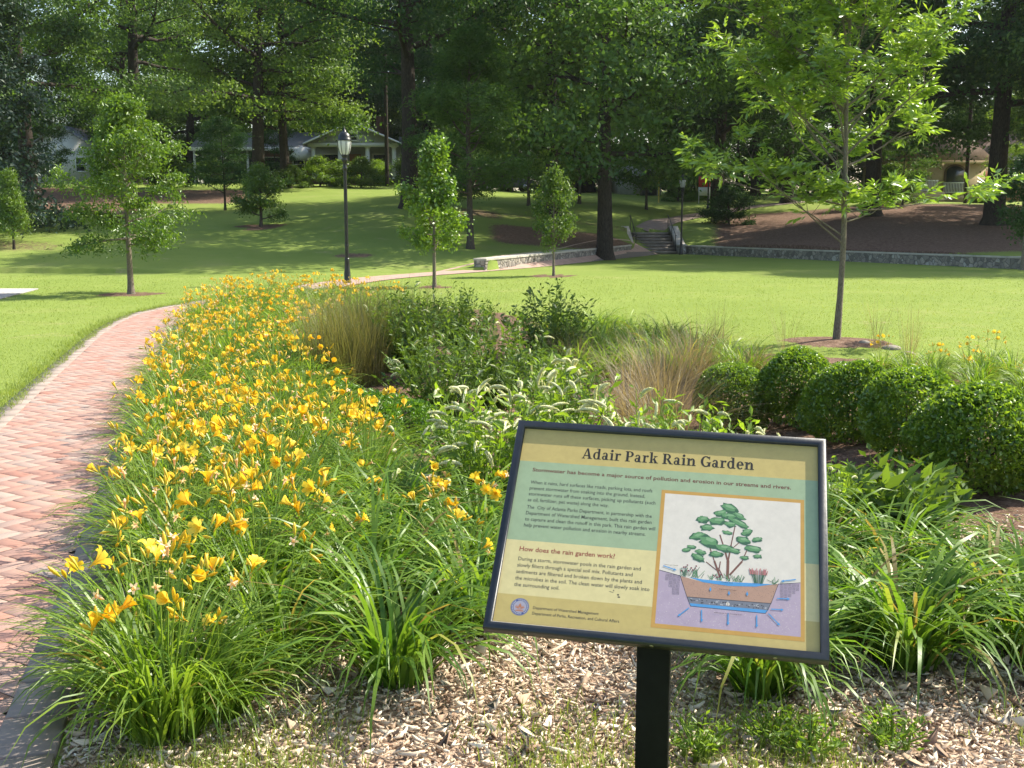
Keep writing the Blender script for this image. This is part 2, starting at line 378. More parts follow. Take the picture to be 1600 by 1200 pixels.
def make_path():
    rng = np.random.default_rng(5)
    P = PATH_ALL; BW = .20
    jm = MB(); strip(jm, offset(P, PW), P, .008)
    tag(jm.build('path', M['joint']), kind='structure')
    # herringbone bricks, laid at 45 degrees to the first stretch of the path
    bm = MB(); L, W_, g = .20, .10, .005
    ang = math.atan2(P[30][1]-P[8][1], P[30][0]-P[8][0])+pi/4; ca, sa = cos(ang), sin(ang)
    cs = []; 
    org = np.array(P[10])
    for i in range(-190, 190):
        for j in range(-190, 190):
            k = (i-j) % 4
            # cells of W_: horizontal brick covers (i,j),(i+1,j) when k==0; vertical covers (i,j),(i,j+1) when k==3
            if k == 0: cs.append((i+1, j+.5, 0))
            elif k == 3: cs.append((i+.5, j+1, 1))
    C = np.array(cs); x = C[:,0]*W_; y = C[:,1]*W_
    X = org[0]+x*ca-y*sa; Y = org[1]+x*sa+y*ca
    s_ = sdist(X, Y, PATH_R); ok = (s_ > BW*.72) & (s_ < PW-BW*.72) & (Y > 1.8) & (Y < 24.5)
    X, Y, o = X[ok], Y[ok], C[ok,2]
    n = len(X); hx = np.where(o == 0, L/2, W_/2)-g/2; hy = np.where(o == 0, W_/2, L/2)-g/2
    zt = .022+rng.uniform(-.0018, .0018, n)
    def corners(hx, hy):
        q = []
        for sx, sy in ((-1,-1),(1,-1),(1,1),(-1,1)):
            u = sx*hx; v = sy*hy; q.append(np.stack([X+u*ca-v*sa, Y+u*sa+v*ca], -1))
        return np.stack(q, 1)
    T = corners(hx-.004, hy-.004); Bq = corners(hx, hy)
    V = np.zeros((n, 8, 3)); V[:,:4,:2] = T; V[:,4:,:2] = Bq
    zz = tz(X, Y)
    V[:,:4,2] = (zt+zz)[:,None]; V[:,4:,2] = (zt-.004+zz)[:,None]
    b = np.arange(n)[:,None]*8
    F = np.concatenate([b+np.array(f) for f in ((0,1,2,3),(4,5,1,0),(5,6,2,1),(6,7,3,2),(7,4,0,3))])
    bm.add(V.reshape(-1,3), F, 0, np.repeat(rng.beta(1.2, 1.2, n), 8))
    tag(bm.build('path_bricks', M['brick']), kind='structure')
    # grey edging pavers both sides
    eb = MB()
    for off in (.005, PW-BW-.005):
        Q = resample(offset(PATH_R, off), .02); Q2 = offset(Q, BW)
        step = 15
        for a in range(0, len(Q)-step, step):
            p0, p1 = Q[a], Q[a+step-1]; q0, q1 = Q2[a], Q2[a+step-1]
            z = .026+rng.uniform(-.002,.002)
            v = [(*p, tzf(*p)+h) for h in (0, z) for p in (p0, p1, q1, q0)]
            eb.add(v, [(4,5,6,7),(0,1,5,4),(1,2,6,5),(2,3,7,6),(3,0,4,7)], 0, rng.random())
    tag(eb.build('path_edging', M['border']), kind='structure')
    # the far stretch in plain pink paving sheet
    fm = MB(); i0 = next(k for k, p in enumerate(P) if p[1] > 24.3 and k > 20)
    Q = P[i0:]; strip(fm, offset(Q, PW-.02), offset(Q, .02), .016)
    tag(fm.build('far_path', plain('far_clay_paving', (.40,.27,.215), .9, 0, .18, 3)), kind='structure')
    # upper walk beyond the stairs
    up = np.array([(7.45,59.6),(8.6,64),(11.6,70),(16,76),(26,81),(44,85)]); up = smooth(resample(up, .8), 4)
    um = MB(); strip(um, offset(up, .75), offset(up, -.75), .03)
    tag(um.build('upper_path', plain('upper_walk_paving', (.27,.20,.165), .9, 0, .2, 3)), kind='structure')
    # concrete pad at the left edge
    a, b_, c_ = ground_pt(60,452.5), ground_pt(0,468), ground_pt(-330,520)
    sm = MB(); sm.prism([(a[0],a[1]), (a[0]-9, a[1]+.1), (c_[0],c_[1]), (b_[0],b_[1])][::1], .0, .03)
    tag(sm.build('concrete_pavement', plain('weathered_concrete', (.34,.33,.33), .9, 0, .1, 2)), kind='structure')
make_path()

# ------------------------------------------------------------------ wood chips, fallen bits and lawn blades
def scatter_ok(X, Y): return ~on_path(X, Y, .0)
def chips():
    rng = np.random.default_rng(11); n = 52000
    X = rng.uniform(-1.6, 4.2, n); Y = 3.0+rng.beta(1.1, 1.7, n)*3.2
    ok = in_poly(X, Y, BED) & (sdist(X, Y) < -.02); X, Y = X[ok], Y[ok]; n = len(X)
    L = np.minimum(rng.lognormal(math.log(.0105), .55, n), .045); Wd = L*rng.uniform(.12,.34,n); H = rng.uniform(.0015,.004,n); a = rng.uniform(0,2*pi,n); tl = rng.normal(0,.24,n)
    base = np.array([(-1,-.6,-1),(-.1,-1,-1),(1,-.3,-1),(.9,.5,-1),(-.2,1,-1),(-1,.4,-1)], float)
    v = np.concatenate([base, base*[1,1,-1]]); V = np.repeat(v[None], n, 0)*np.stack([L, Wd, H], -1)[:,None]
    V[:,:,2] += (V[:,:,0]**2/L[:,None])*rng.normal(0,.5,n)[:,None]
    x, z = V[:,:,0]*np.cos(tl)[:,None]-V[:,:,2]*np.sin(tl)[:,None], V[:,:,0]*np.sin(tl)[:,None]+V[:,:,2]*np.cos(tl)[:,None]
    y = V[:,:,1]; ca, sa = np.cos(a)[:,None], np.sin(a)[:,None]
    W3 = np.stack([X[:,None]+x*ca-y*sa, Y[:,None]+x*sa+y*ca, (tz(X,Y)+rng.uniform(.003,.018,n))[:,None]+z], -1)
    b = np.arange(n)[:,None]*12
    mb = MB(); tt = np.repeat(rng.beta(1.3,1.3,n), 12)
    mb.add(W3.reshape(-1,3), b+np.arange(6,12)[None], 0, tt)
    mb.F.append(b+np.arange(6)[::-1][None]); mb.M.append(np.zeros(n,int))
    mb.F.append(np.concatenate([b+np.array([(i,(i+1)%6,(i+1)%6+6,i+6)]) for i in range(6)])); mb.M.append(np.zeros(6*n,int))
    t = NT('wood_chip'); c = t.ramp(t.attr('tint').outputs['Fac'], [(0,(.22,.14,.10)),(.3,(.47,.35,.25)),(.6,(.66,.535,.40)),(1,(.83,.74,.62))])
    tag(mb.build('wood_chips', t.pbr(c, .9, 0, None, .15)), kind='stuff')
chips()

def blades(name, X, Y, h, lean, wd, mat, rng, z0=0, segs=1, tint=None):
    n = len(X); a = rng.uniform(0, 2*pi, n); h = h*rng.uniform(.6, 1.3, n); ln = rng.normal(0, lean, n)*h
    z = tz(X, Y)+z0; ax, ay = np.cos(a), np.sin(a); b = rng.uniform(0, 2*pi, n); bx, by = np.cos(b), np.sin(b)
    P0 = np.stack([X, Y, z-.004], -1); wv = np.stack([ax, ay, 0*ax], -1)*(wd*rng.uniform(.7,1.3,n))[:,None]
    mid = P0+np.stack([bx*ln*.35, by*ln*.35, h*.6], -1); tip = P0+np.stack([bx*ln, by*ln, h], -1)
    V = np.stack([P0-wv, P0+wv, mid+wv*.8, mid-wv*.8, tip], 1).reshape(-1,3); k = np.arange(n)[:,None]*5
    mb = MB(); t = rng.random(n) if tint is None else tint
    mb.add(V, k+np.array([(0,1,2,3)]), 0, np.repeat(t, 5)); mb.F.append(k+np.array([(3,2,4)])); mb.M.append(np.zeros(n,int))
    return tag(mb.build(name, mat), kind='stuff')
def lawn():
    rng = np.random.default_rng(3)
    # density falls off with distance: uniform in 1/Y
    n = 170000; Y = 1/rng.uniform(1/34, 1/7.5, n); Y = np.minimum(Y*1.0, 34); X = rng.uniform(-.56, .56, n)*Y
    m = mulch_mask(X, Y) < .35+.3*rng.random(n); X, Y = X[m], Y[m]
    m = ~on_path(X, Y, -.03) & (Y < d0(X)-.3); X, Y = X[m], Y[m]
    tint = np.clip(.45+.32*np.sin(X*.9+1.3*np.sin(Y*.5))*np.cos(Y*.7)+.2*np.sin(X*.23+Y*.9)+rng.normal(0,.15,len(X)), 0, 1)
    sc = np.clip(Y/14, .8, 2.0)
    blades('lawn_grass', X, Y, .022*np.sqrt(sc), .9, .0028*sc, M['lawnblade'], rng, tint=tint)
    n = 14000; k = rng.uniform(0, len(PATH_R)-1.01, n); i = k.astype(int); f = (k-i)[:,None]; base = PATH_R[i]*(1-f)+PATH_R[i+1]*f
    T = PATH_R[i+1]-PATH_R[i]; T /= np.linalg.norm(T, axis=1)[:,None]; N = np.stack([-T[:,1], T[:,0]], -1)
    off = PW-.12+np.abs(rng.normal(0,.16,n))-.05*np.sin(k*1.7)*rng.random(n); Q = base+N*off[:,None]; m = (Q[:,1] > 6)&(off > PW-.20); Q = Q[m]
    blades('path_edge_grass', Q[:,0], Q[:,1], .05, 1.0, .003, M['lawnblade'], rng, z0=.01)
    # short sparse grass along the front edge of the mulch
    n = 16000; X = rng.uniform(-1.3, 2.6, n); Y = 2.75+np.abs(rng.normal(0, .42, n))
    d = np.sin(X*3.1)+np.sin(X*7.3+1)*.6+np.cos(Y*9)*.5
    m = (d+rng.normal(0,.5,n) > -.1+(Y-3.15)*1.7-(X>.6)*.4-(X<-.45)*1.3) & ~on_path(X, Y, -.02); X, Y = X[m], Y[m]
    blades('front_grass', X, Y, .065, .9, .0021, M['lawnblade'], rng)
lawn()
# ------------------------------------------------------------------ trees
def unit(v): return v/(np.linalg.norm(v, axis=-1, keepdims=True)+1e-9)
def leaf_quads(mb, C, size, rng, aspect=.5, up=.5, axis=None, fold=.15, mat=0, tint=None, jit=.35, nb=None):
    n = len(C); A = rng.normal(size=(n,3)) if axis is None else axis+rng.normal(0, jit, (n,3))
    A = unit(A); N = rng.normal(size=(n,3)); N[:,2] = np.abs(N[:,2])*(1-up)+up*1.3
    if nb is not None: N = nb+rng.normal(0, .55, (n,3)); A = A-N*(A*N).sum(1,keepdims=True)/(N*N).sum(1,keepdims=True)
    A = unit(A); B = unit(np.cross(N, A)); N = np.cross(A, B)
    s = (size*rng.uniform(.65, 1.3, n))[:,None]
    V = np.stack([C-A*s*.5, C+B*s*aspect*.5-A*s*.06+N*s*fold, C+A*s*.5, C-B*s*aspect*.5-A*s*.06+N*s*fold], 1)
    k = np.arange(n)[:,None]*4
    t = rng.random(n) if tint is None else np.clip(tint+rng.normal(0,.18,n), 0, 1)
    mb.add(V.reshape(-1,3), k+np.array([(0,1,2),]), mat, np.repeat(t, 4)); mb.F.append(k+np.array([(0,2,3)])); mb.M.append(np.full(n, mat))
    return mb

def skeleton(seed, H, r0, clear, radius, shape, n_limb=24, n_sec=6, n_ter=4, el=(5,60), curve=.25, wob=.02, limb_r=.45, flat=.5, lean=(0,0), bend_down=0.0):
    """trunk, limbs, side branches; returns wood builder and twig ends with a clump tint"""
    rng = np.random.default_rng(seed); wood = MB()
    zz = np.linspace(0, H*.96, 14); ph = rng.uniform(0, 6, 2)
    tr = np.stack([lean[0]*zz+wob*H*np.sin(zz/H*5+ph[0])*zz/H, lean[1]*zz+wob*H*np.sin(zz/H*4+ph[1])*zz/H, zz], -1)
    R = r0*np.clip(1-zz/H, .02, 1)**.75; R[0] *= 1.5; R[1] *= 1.05
    z2 = np.insert(zz, 1, min(.4, H*.04)); tr = np.stack([np.interp(z2, zz, tr[:,k]) for k in range(3)], -1); R = np.insert(R, 1, r0*1.12)
    wood.tube(tr, R, 10)
    tips, tint, dirs = [], [], []
    az = rng.uniform(0, 6)
    for i in range(n_limb):
        f = (i+rng.uniform(0,.8))/n_limb; h = clear+(H*.95-clear)*f
        az += 2.4+rng.normal(0,.3); L = radius*shape(f)*(rng.uniform(.75,1.15) if H > 7 else rng.uniform(.55,1.3))
        if L < .05*radius: L = .05*radius
        e = rad(el[0]+(el[1]-el[0])*f+rng.normal(0,8))
        p = np.array([np.interp(h, zz, tr[:,k]) if 0 else np.interp(h, z2, tr[:,k]) for k in range(3)])
        d = np.array([cos(az)*cos(e), sin(az)*cos(e), sin(e)])
        m = 7; q = [p]
        for k in range(m):
            d = unit(d+np.array([0,0,curve/m-bend_down*(k/m)/m])+rng.normal(0,.10,3)); q.append(q[-1]+d*L/m)
        q = np.array(q); lr = max(.012*H/10, min(r0*limb_r, np.interp(h, z2, R)*.6)*min(1, L/radius+.2))
        wood.tube(q, np.linspace(lr, lr*.15, m+1), 6, cap=False)
        ct = rng.normal(.5,.16)
        for s_ in range(n_sec):
            g = .25+.75*(s_+rng.uniform(0,.9))/n_sec; ip = np.array([np.interp(g*m, range(m+1), q[:,k]) for k in range(3)])
            dd = unit(q[min(m, int(g*m)+1)]-q[max(0, int(g*m)-1)])
            side = unit(np.cross(dd, (0,0,1)))*(1 if s_ % 2 else -1)*rng.uniform(.4,1.0)+np.array([0,0,rng.normal(.1,.35)*(1-flat)])
            d2 = unit(dd*rng.uniform(.5,.9)+side); L2 = L*.45*(1.15-g*.6)*rng.uniform(.7,1.3)
            q2 = np.array([ip, ip+d2*L2*.5+rng.normal(0,.03*L2,3), ip+d2*L2+np.array([0,0,-.05*L2])])
            wood.tube(q2, [lr*.35, lr*.2, lr*.06], 4, cap=False)
            c2 = ct+rng.normal(0,.12)
            for t_ in range(n_ter):
                u = .3+.7*(t_+rng.random())/n_ter; b = q2[0]*(1-u)+q2[2]*u
                d3 = unit(d2+rng.normal(0,.7,3)*np.array([1,1,1-flat*.6])); L3 = L2*.4*rng.uniform(.5,1.2)
                tips.append(b+d3*L3); tint.append(c2); dirs.append(d3)
        tips.append(q[-1]); tint.append(ct); dirs.append(d)
    tips.append(tr[-1]); tint.append(.6); dirs.append(np.array([0,0,1.]))
    return wood, np.array(tips), np.array(tint), np.array(dirs), rng

def clumps(tips, tint, rng, n, spread, flat=.6, sag=0):
    C = np.repeat(tips, n, 0); s = spread*rng.uniform(.5,1.3,len(tips)).repeat(n)
    o = rng.normal(size=C.shape)*s[:,None]*np.array([1,1,1-flat]); o[:,2] -= sag*np.hypot(o[:,0],o[:,1])
    return C+o, np.repeat(tint, n)

dome = lambda f: (sin(pi*min(1, .18+f*.82)))**.6*(1-.25*f)
spread_s = lambda f: (1-f)**.35*(.75+.25*f) if f < .98 else .2
cone = lambda f: max(.05, (1-f))**.85
egg = lambda f: max(.06, (sin(pi*(.22+.78*f)))**.8*(1-.35*f))
column = lambda f: .75+.25*sin(pi*f) if f < .85 else max(.1,(1-f)*5)
PROTO = {}
def proto(key, leafmat, bark, n_leaf, spread, leaf, aspect=.55, flat=.6, sag=.1, up=.5, **kw):
    wood, tips, tint, dirs, rng = skeleton(**kw)
    C, t = clumps(tips, tint, rng, n_leaf, spread, flat, sag)
    ctr = np.array([0,0,np.median(tips[:,2])-.15*kw['H']]); nb = unit(tips-ctr)*.6+np.array([0,0,.75])+rng.normal(0,.35,tips.shape)
    crown = leaf_quads(MB(), C, leaf, rng, aspect, up, tint=t, nb=np.repeat(nb, n_leaf, 0) if kw['H'] > 7 else None)
    PROTO[key] = (wood.mesh('trunk', [M[bark]], True), crown.mesh('crown', [M[leafmat]]), {})
def place_tree(key, loc, rz, sc, name, label, group=None, leaf=None, cat='tree', scz=None):
    wd, cr, alt = PROTO[key]
    if leaf:
        if leaf not in alt:
            m = cr.copy(); m.materials[0] = M[leaf]; alt[leaf] = m
        cr = alt[leaf]
    e = empty(name, (loc[0], loc[1], loc[2]-.05), rz, label, cat, group); e.scale = (sc, sc, scz or sc)
    inst(wd, 'trunk', e); inst(cr, 'crown', e)
    return e
big = dict(n_limb=26, n_sec=6, n_ter=4)
proto('oakA', 'oak', 'barkdark', 70, .75, .23, flat=.6, sag=.2, seed=1, H=22, r0=.45, clear=5.0, radius=8.5, shape=spread_s, el=(2,65), curve=.2, **big)
proto('oakB', 'oak2', 'barkdark', 66, .75, .23, flat=.6, seed=2, H=24, r0=.42, clear=6.5, radius=7.0, shape=dome, el=(10,65), curve=.3, **big)
proto('oakC', 'oak', 'barkdark', 70, .70, .23, flat=.55, seed=3, H=20, r0=.30, clear=3.2, radius=6.0, shape=dome, el=(5,60), curve=.2, **big)
proto('oakD', 'oak2', 'barkdark', 72, .8, .24, flat=.5, sag=.3, seed=4, H=21, r0=.40, clear=4.2, radius=7.5, shape=spread_s, el=(-5,60), curve=.1, bend_down=.3, **big)
proto('low', 'oak3', 'bark', 50, .42, .17, flat=.5, seed=5, H=9, r0=.10, clear=1.5, radius=2.9, shape=dome, el=(10,60), n_limb=18, n_sec=5, n_ter=4)
proto('magnolia', 'magnolia', 'barkdark', 46, .40, .20, flat=.2, sag=.4, up=.3, seed=6, H=14, r0=.22, clear=.8, radius=4.6, shape=cone, el=(-10,40), n_limb=34, n_sec=6, n_ter=4, bend_down=.6)
proto('cypress', 'cypress', 'bark', 60, .30, .15, aspect=.28, flat=.6, sag=.3, seed=7, H=9.2, r0=.14, clear=2.1, radius=2.5, shape=egg, el=(5,45), n_limb=40, n_sec=5, n_ter=3)
proto('young', 'young', 'barkpale', 32, .15, .095, aspect=.40, flat=.5, sag=.3, seed=8, H=4.7, r0=.075, clear=1.15, radius=1.42, shape=egg, el=(-5,55), n_limb=36, n_sec=5, n_ter=4, wob=.006)
proto('sapA', 'lime', 'barkpale', 28, .12, .10, aspect=.6, flat=.1, up=.4, seed=9, H=3.75, r0=.05, clear=.95, radius=.98, shape=lambda f: max(.22,(1-f)**.9*(.6+min(1,f*4)*.4)), el=(15,50), n_limb=30, n_sec=3, n_ter=3, wob=.008)
proto('sapB', 'shrub', 'barkpale', 24, .13, .10, aspect=.6, flat=.1, up=.4, seed=10, H=3.3, r0=.05, clear=1.05, radius=.85, shape=egg, el=(10,55), n_limb=22, n_sec=3, n_ter=3, wob=.008)
proto('bushy', 'young', 'bark', 30, .17, .11, flat=.2, seed=11, H=2.9, r0=.08, clear=.4, radius=1.25, shape=egg, el=(15,60), n_limb=22, n_sec=4, n_ter=4)
proto('feather', 'lime', 'barkdark', 30, .12, .10, aspect=.25, flat=.1, up=.2, seed=12, H=2.95, r0=.05, clear=.5, radius=.75, shape=cone, el=(30,70), n_limb=30, n_sec=4, n_ter=3)
proto('cedar', 'oak2', 'barkdark', 34, .28, .14, aspect=.35, flat=.75, seed=13, H=5.5, r0=.08, clear=1.1, radius=2.6, shape=spread_s, el=(5,40), n_limb=20, n_sec=5, n_ter=4)

def hardwood(px, d, key, sc, label, rz, leaf=None, grp='large shade trees on the far bank', name='shade_tree', scz=None):
    return place_tree(key, pz(px, d), rz, sc, name, label, grp, leaf, scz=scz)
hardwood(640, 55, 'oakB', 1.0, 'huge dark oak with thick flared trunk right of the lamp post', .4)
hardwood(864, 60, 'oakC', 1.25, 'tall shade tree with bare trunk rising behind the second sapling', 1.9, 'oak')
hardwood(945, 48, 'oakC', 1.12, 'tall tree with dark trunk and low side limb left of the stairs', 3.3)
hardwood(1362, 62, 'oakD', 1.12, 'shade tree with black trunk in front of the tan house', 5.0, 'oak2')
hardwood(1552, 57, 'oakA', 1.12, 'broad oak with forking grey trunk standing before the wooden fence', 2.2, 'oak2')
hardwood(46, 72, 'oakA', 1.12, 'spreading oak with layered limbs beside the white house', .9, 'oak')
hardwood(405, 70, 'oakA', .95, 'light green oak arching over the carport, leftmost of the two trunks there', 4.1, 'oak3')
hardwood(447, 74, 'oakC', 1.1, 'oak with slim dark trunk between the two left houses', 2.7, 'oak')
hardwood(215, 84, 'oakA', 1.15, 'large oak behind the young street side tree, over the mulch bank', 5.2, 'oak')
hardwood(-130, 58, 'oakC', 1.0, 'tall green tree just outside the left edge', .3, 'oak')
hardwood(1120, 70, 'oakD', 1.0, 'dense dark tree above the upper walk', .7, 'oak2')
hardwood(1230, 78, 'oakD', 1.05, 'dense dark tree behind the upper walk, right of the red sign', 2.9, 'oak2')
hardwood(1050, 92, 'oakC', 1.1, 'dark tree behind the grey shed', 3.9, 'oak2')
hardwood(1740, 50, 'oakA', .95, 'broad oak just outside the right edge', 4.4, 'oak')
hardwood(1900, 44, 'oakC', 1.0, 'tall tree outside the right edge above the stone wall', 1.1, 'oak2')
hardwood(1720, 63, 'oakD', 1.15, 'dense tree added out of view beyond the right edge to shade the bank', 3.0, 'oak2')  # this tree and the next added out of view to shade the bank
hardwood(1860, 56, 'oakA', 1.1, 'broad tree added far outside the right edge to shade the bank', 5.1, 'oak')
# understorey trees, lit from behind
for k, (px, d, sc, rz, lf, lab) in enumerate([
    (826, 66, .95, .3, 'oak3', 'slender pale green understorey tree left of the bare trunk'),
    (905, 70, 1.0, 2.0, 'oak3', 'sunlit yellow green understorey tree between the two bare trunks'),
    (735, 78, 1.0, 4.0, 'oak', 'small green tree behind the feathery cypress'),
    (1010, 72, .9, 5.0, 'oak', 'leafy young tree over the grey shed'),
    (1100, 84, .8, 2.5, 'oak3', 'sunlit low tree behind the upper walk lamp'),
    (1410, 70, .62, 1.2, 'oak', 'small leafy tree covering the left side of the tan house'),
    (1600, 70, .85, 3.1, 'oak3', 'light green tree behind the wooden fence at the right')]):
    place_tree('low', pz(px, d), rz, sc, 'understorey_tree', lab, 'understorey trees on the bank', lf)
for px, d, key, sc, rz, lf, lab in [  # trees around the bungalow and parked car added to shade the houses
    (668, 97, 'oakD', 1.1, .2, 'oak2', 'dense tree added behind the right corner of the gabled bungalow to shade it'), (590, 103, 'oakC', 1.15, 2.0, 'oak2', 'dark tree added over the roof of the gabled bungalow to shade it'),
    (500, 101, 'oakD', 1.1, 4.0, 'oak', 'broad tree added behind the gap between bungalow and low house to shade them'), (730, 93, 'oakD', .95, 1.0, 'oak2', 'dark low branched tree added behind the parked car to shade the bungalow'),
    (905, 96, 'oakD', 1.0, 3.0, 'oak', 'green tree behind the two bare trunks'), (1300, 92, 'oakD', 1.0, 5.5, 'oak2', 'dark low branched tree behind the tan house, on its left'),
    (1560, 92, 'oakD', 1.0, .9, 'oak', 'tree rising behind the roof of the tan house'), (300, 100, 'oakD', 1.1, 2.2, 'oak', 'broad tree behind the carport'), (1180, 88, 'oakD', .9, 4.4, 'oak2', 'dark tree on the bank right of the red board')]:
    hardwood(px, d, key, sc, lab, rz, lf, 'trees close behind the houses')
rng_u = random.Random(12)
for px in range(-150, 1800, 78):
    place_tree('low', pz(px+rng_u.uniform(-25,25), rng_u.uniform(99, 116)), rng_u.uniform(0,6.3), rng_u.uniform(1.2,1.7), 'thicket_tree', 'low dense tree in the thicket that closes the view behind the houses', 'thicket behind the houses', rng_u.choice(['oak2','oak2','oak']), scz=rng_u.uniform(.9,1.3))
for px in range(-120, 1780, 62):
    lfk = rng_u.choice(['oak2','oak2','shrub'])
    if lfk not in PROTO['bushy'][2]: mm = PROTO['bushy'][1].copy(); mm.materials[0] = M[lfk]; PROTO['bushy'][2][lfk] = mm
    s_ = rng_u.uniform(1.7,2.3); e = empty('thicket_bush', tuple(pz(px+rng_u.uniform(-20,20), rng_u.uniform(98, 104))-Vector((0,0,.9))), rng_u.uniform(0,6.3), 'big dark bush in the thicket closing the gaps under the trees behind the houses', 'bush', 'thicket bushes behind the houses')
    e.scale = (s_*1.3, s_*1.3, s_); inst(PROTO['bushy'][2][lfk], 'foliage', e); inst(PROTO['bushy'][0], 'stems', e)
for px, d, sc, rz, lf, lab in [(352, 84, .62, .4, 'oak', 'small tree added to screen and darken the carport of the low house'),  # small trees added in front to darken the bright houses
    (70, 88, .7, 5.0, 'oak2', 'small dark tree added to darken the left corner of the white house'), (430, 86, .6, .9, 'oak2', 'small dark tree added to darken the end of the low house')]:
    place_tree('low', pz(px, d), rz, sc, 'screening_tree', lab, 'small trees added to darken the houses', lf)
# the wood behind the houses
rng_t = random.Random(4)
k = 0
for row, d in enumerate((104, 124)):
    for px in range(-260, 1900, 240):
        q = px+rng_t.uniform(-45, 45)
        key = rng_t.choice(['oakB','oakC','oakD','oakA'])
        place_tree(key, pz(q, d+rng_t.uniform(-6, 6)), rng_t.uniform(0, 6.3), rng_t.uniform(.95, 1.25), 'wood_tree',
                   ['tall tree in the row directly behind the houses', 'tall tree in the second row behind the houses', 'tall tree in the farthest row behind the houses'][row],
                   ['trees directly behind the houses','trees in the second row behind the houses','trees in the farthest row'][row], rng_t.choice(['oak','oak2','oak3','oak']))
place_tree('magnolia', pz(-38, 45), .8, .95, 'evergreen_tree', 'dense blue green evergreen with drooping foliage at the left edge', scz=1.0)
place_tree('cypress', pz(735, 44), 1.0, .98, 'cypress_tree', 'feathery cone shaped cypress behind the bright sapling')
place_tree('young', T_YOUNG, 2.2, 1.0, 'young_tree', 'young round headed tree on a mulch ring beside the brick path')
place_tree('sapA', T_SAP1, 1.2, 1.02, 'sapling', 'bright green narrow sapling right of the lamp post')
place_tree('sapB', T_SAP2, 3.0, .86, 'sapling', 'small dark green sapling on a mulch ring before the low stone wall', scz=1.02)
place_tree('bushy', T_SAP3, .6, .95, 'small_tree', 'bushy bright small tree on the slope left of the lamp post')
place_tree('feather', pz(22, 41), .6, 1.0, 'small_conifer', 'small yellow green feathery conifer at the left edge')
place_tree('cedar', pz(352, 57), 1.6, .8, 'cedar_tree', 'low dark spreading cedar in front of the carport')
place_tree('sapB', pz(1597, 38.0), .3, 1.2, 'sapling', 'dark slim sapling at the right edge in front of the stone wall', leaf='oak2')

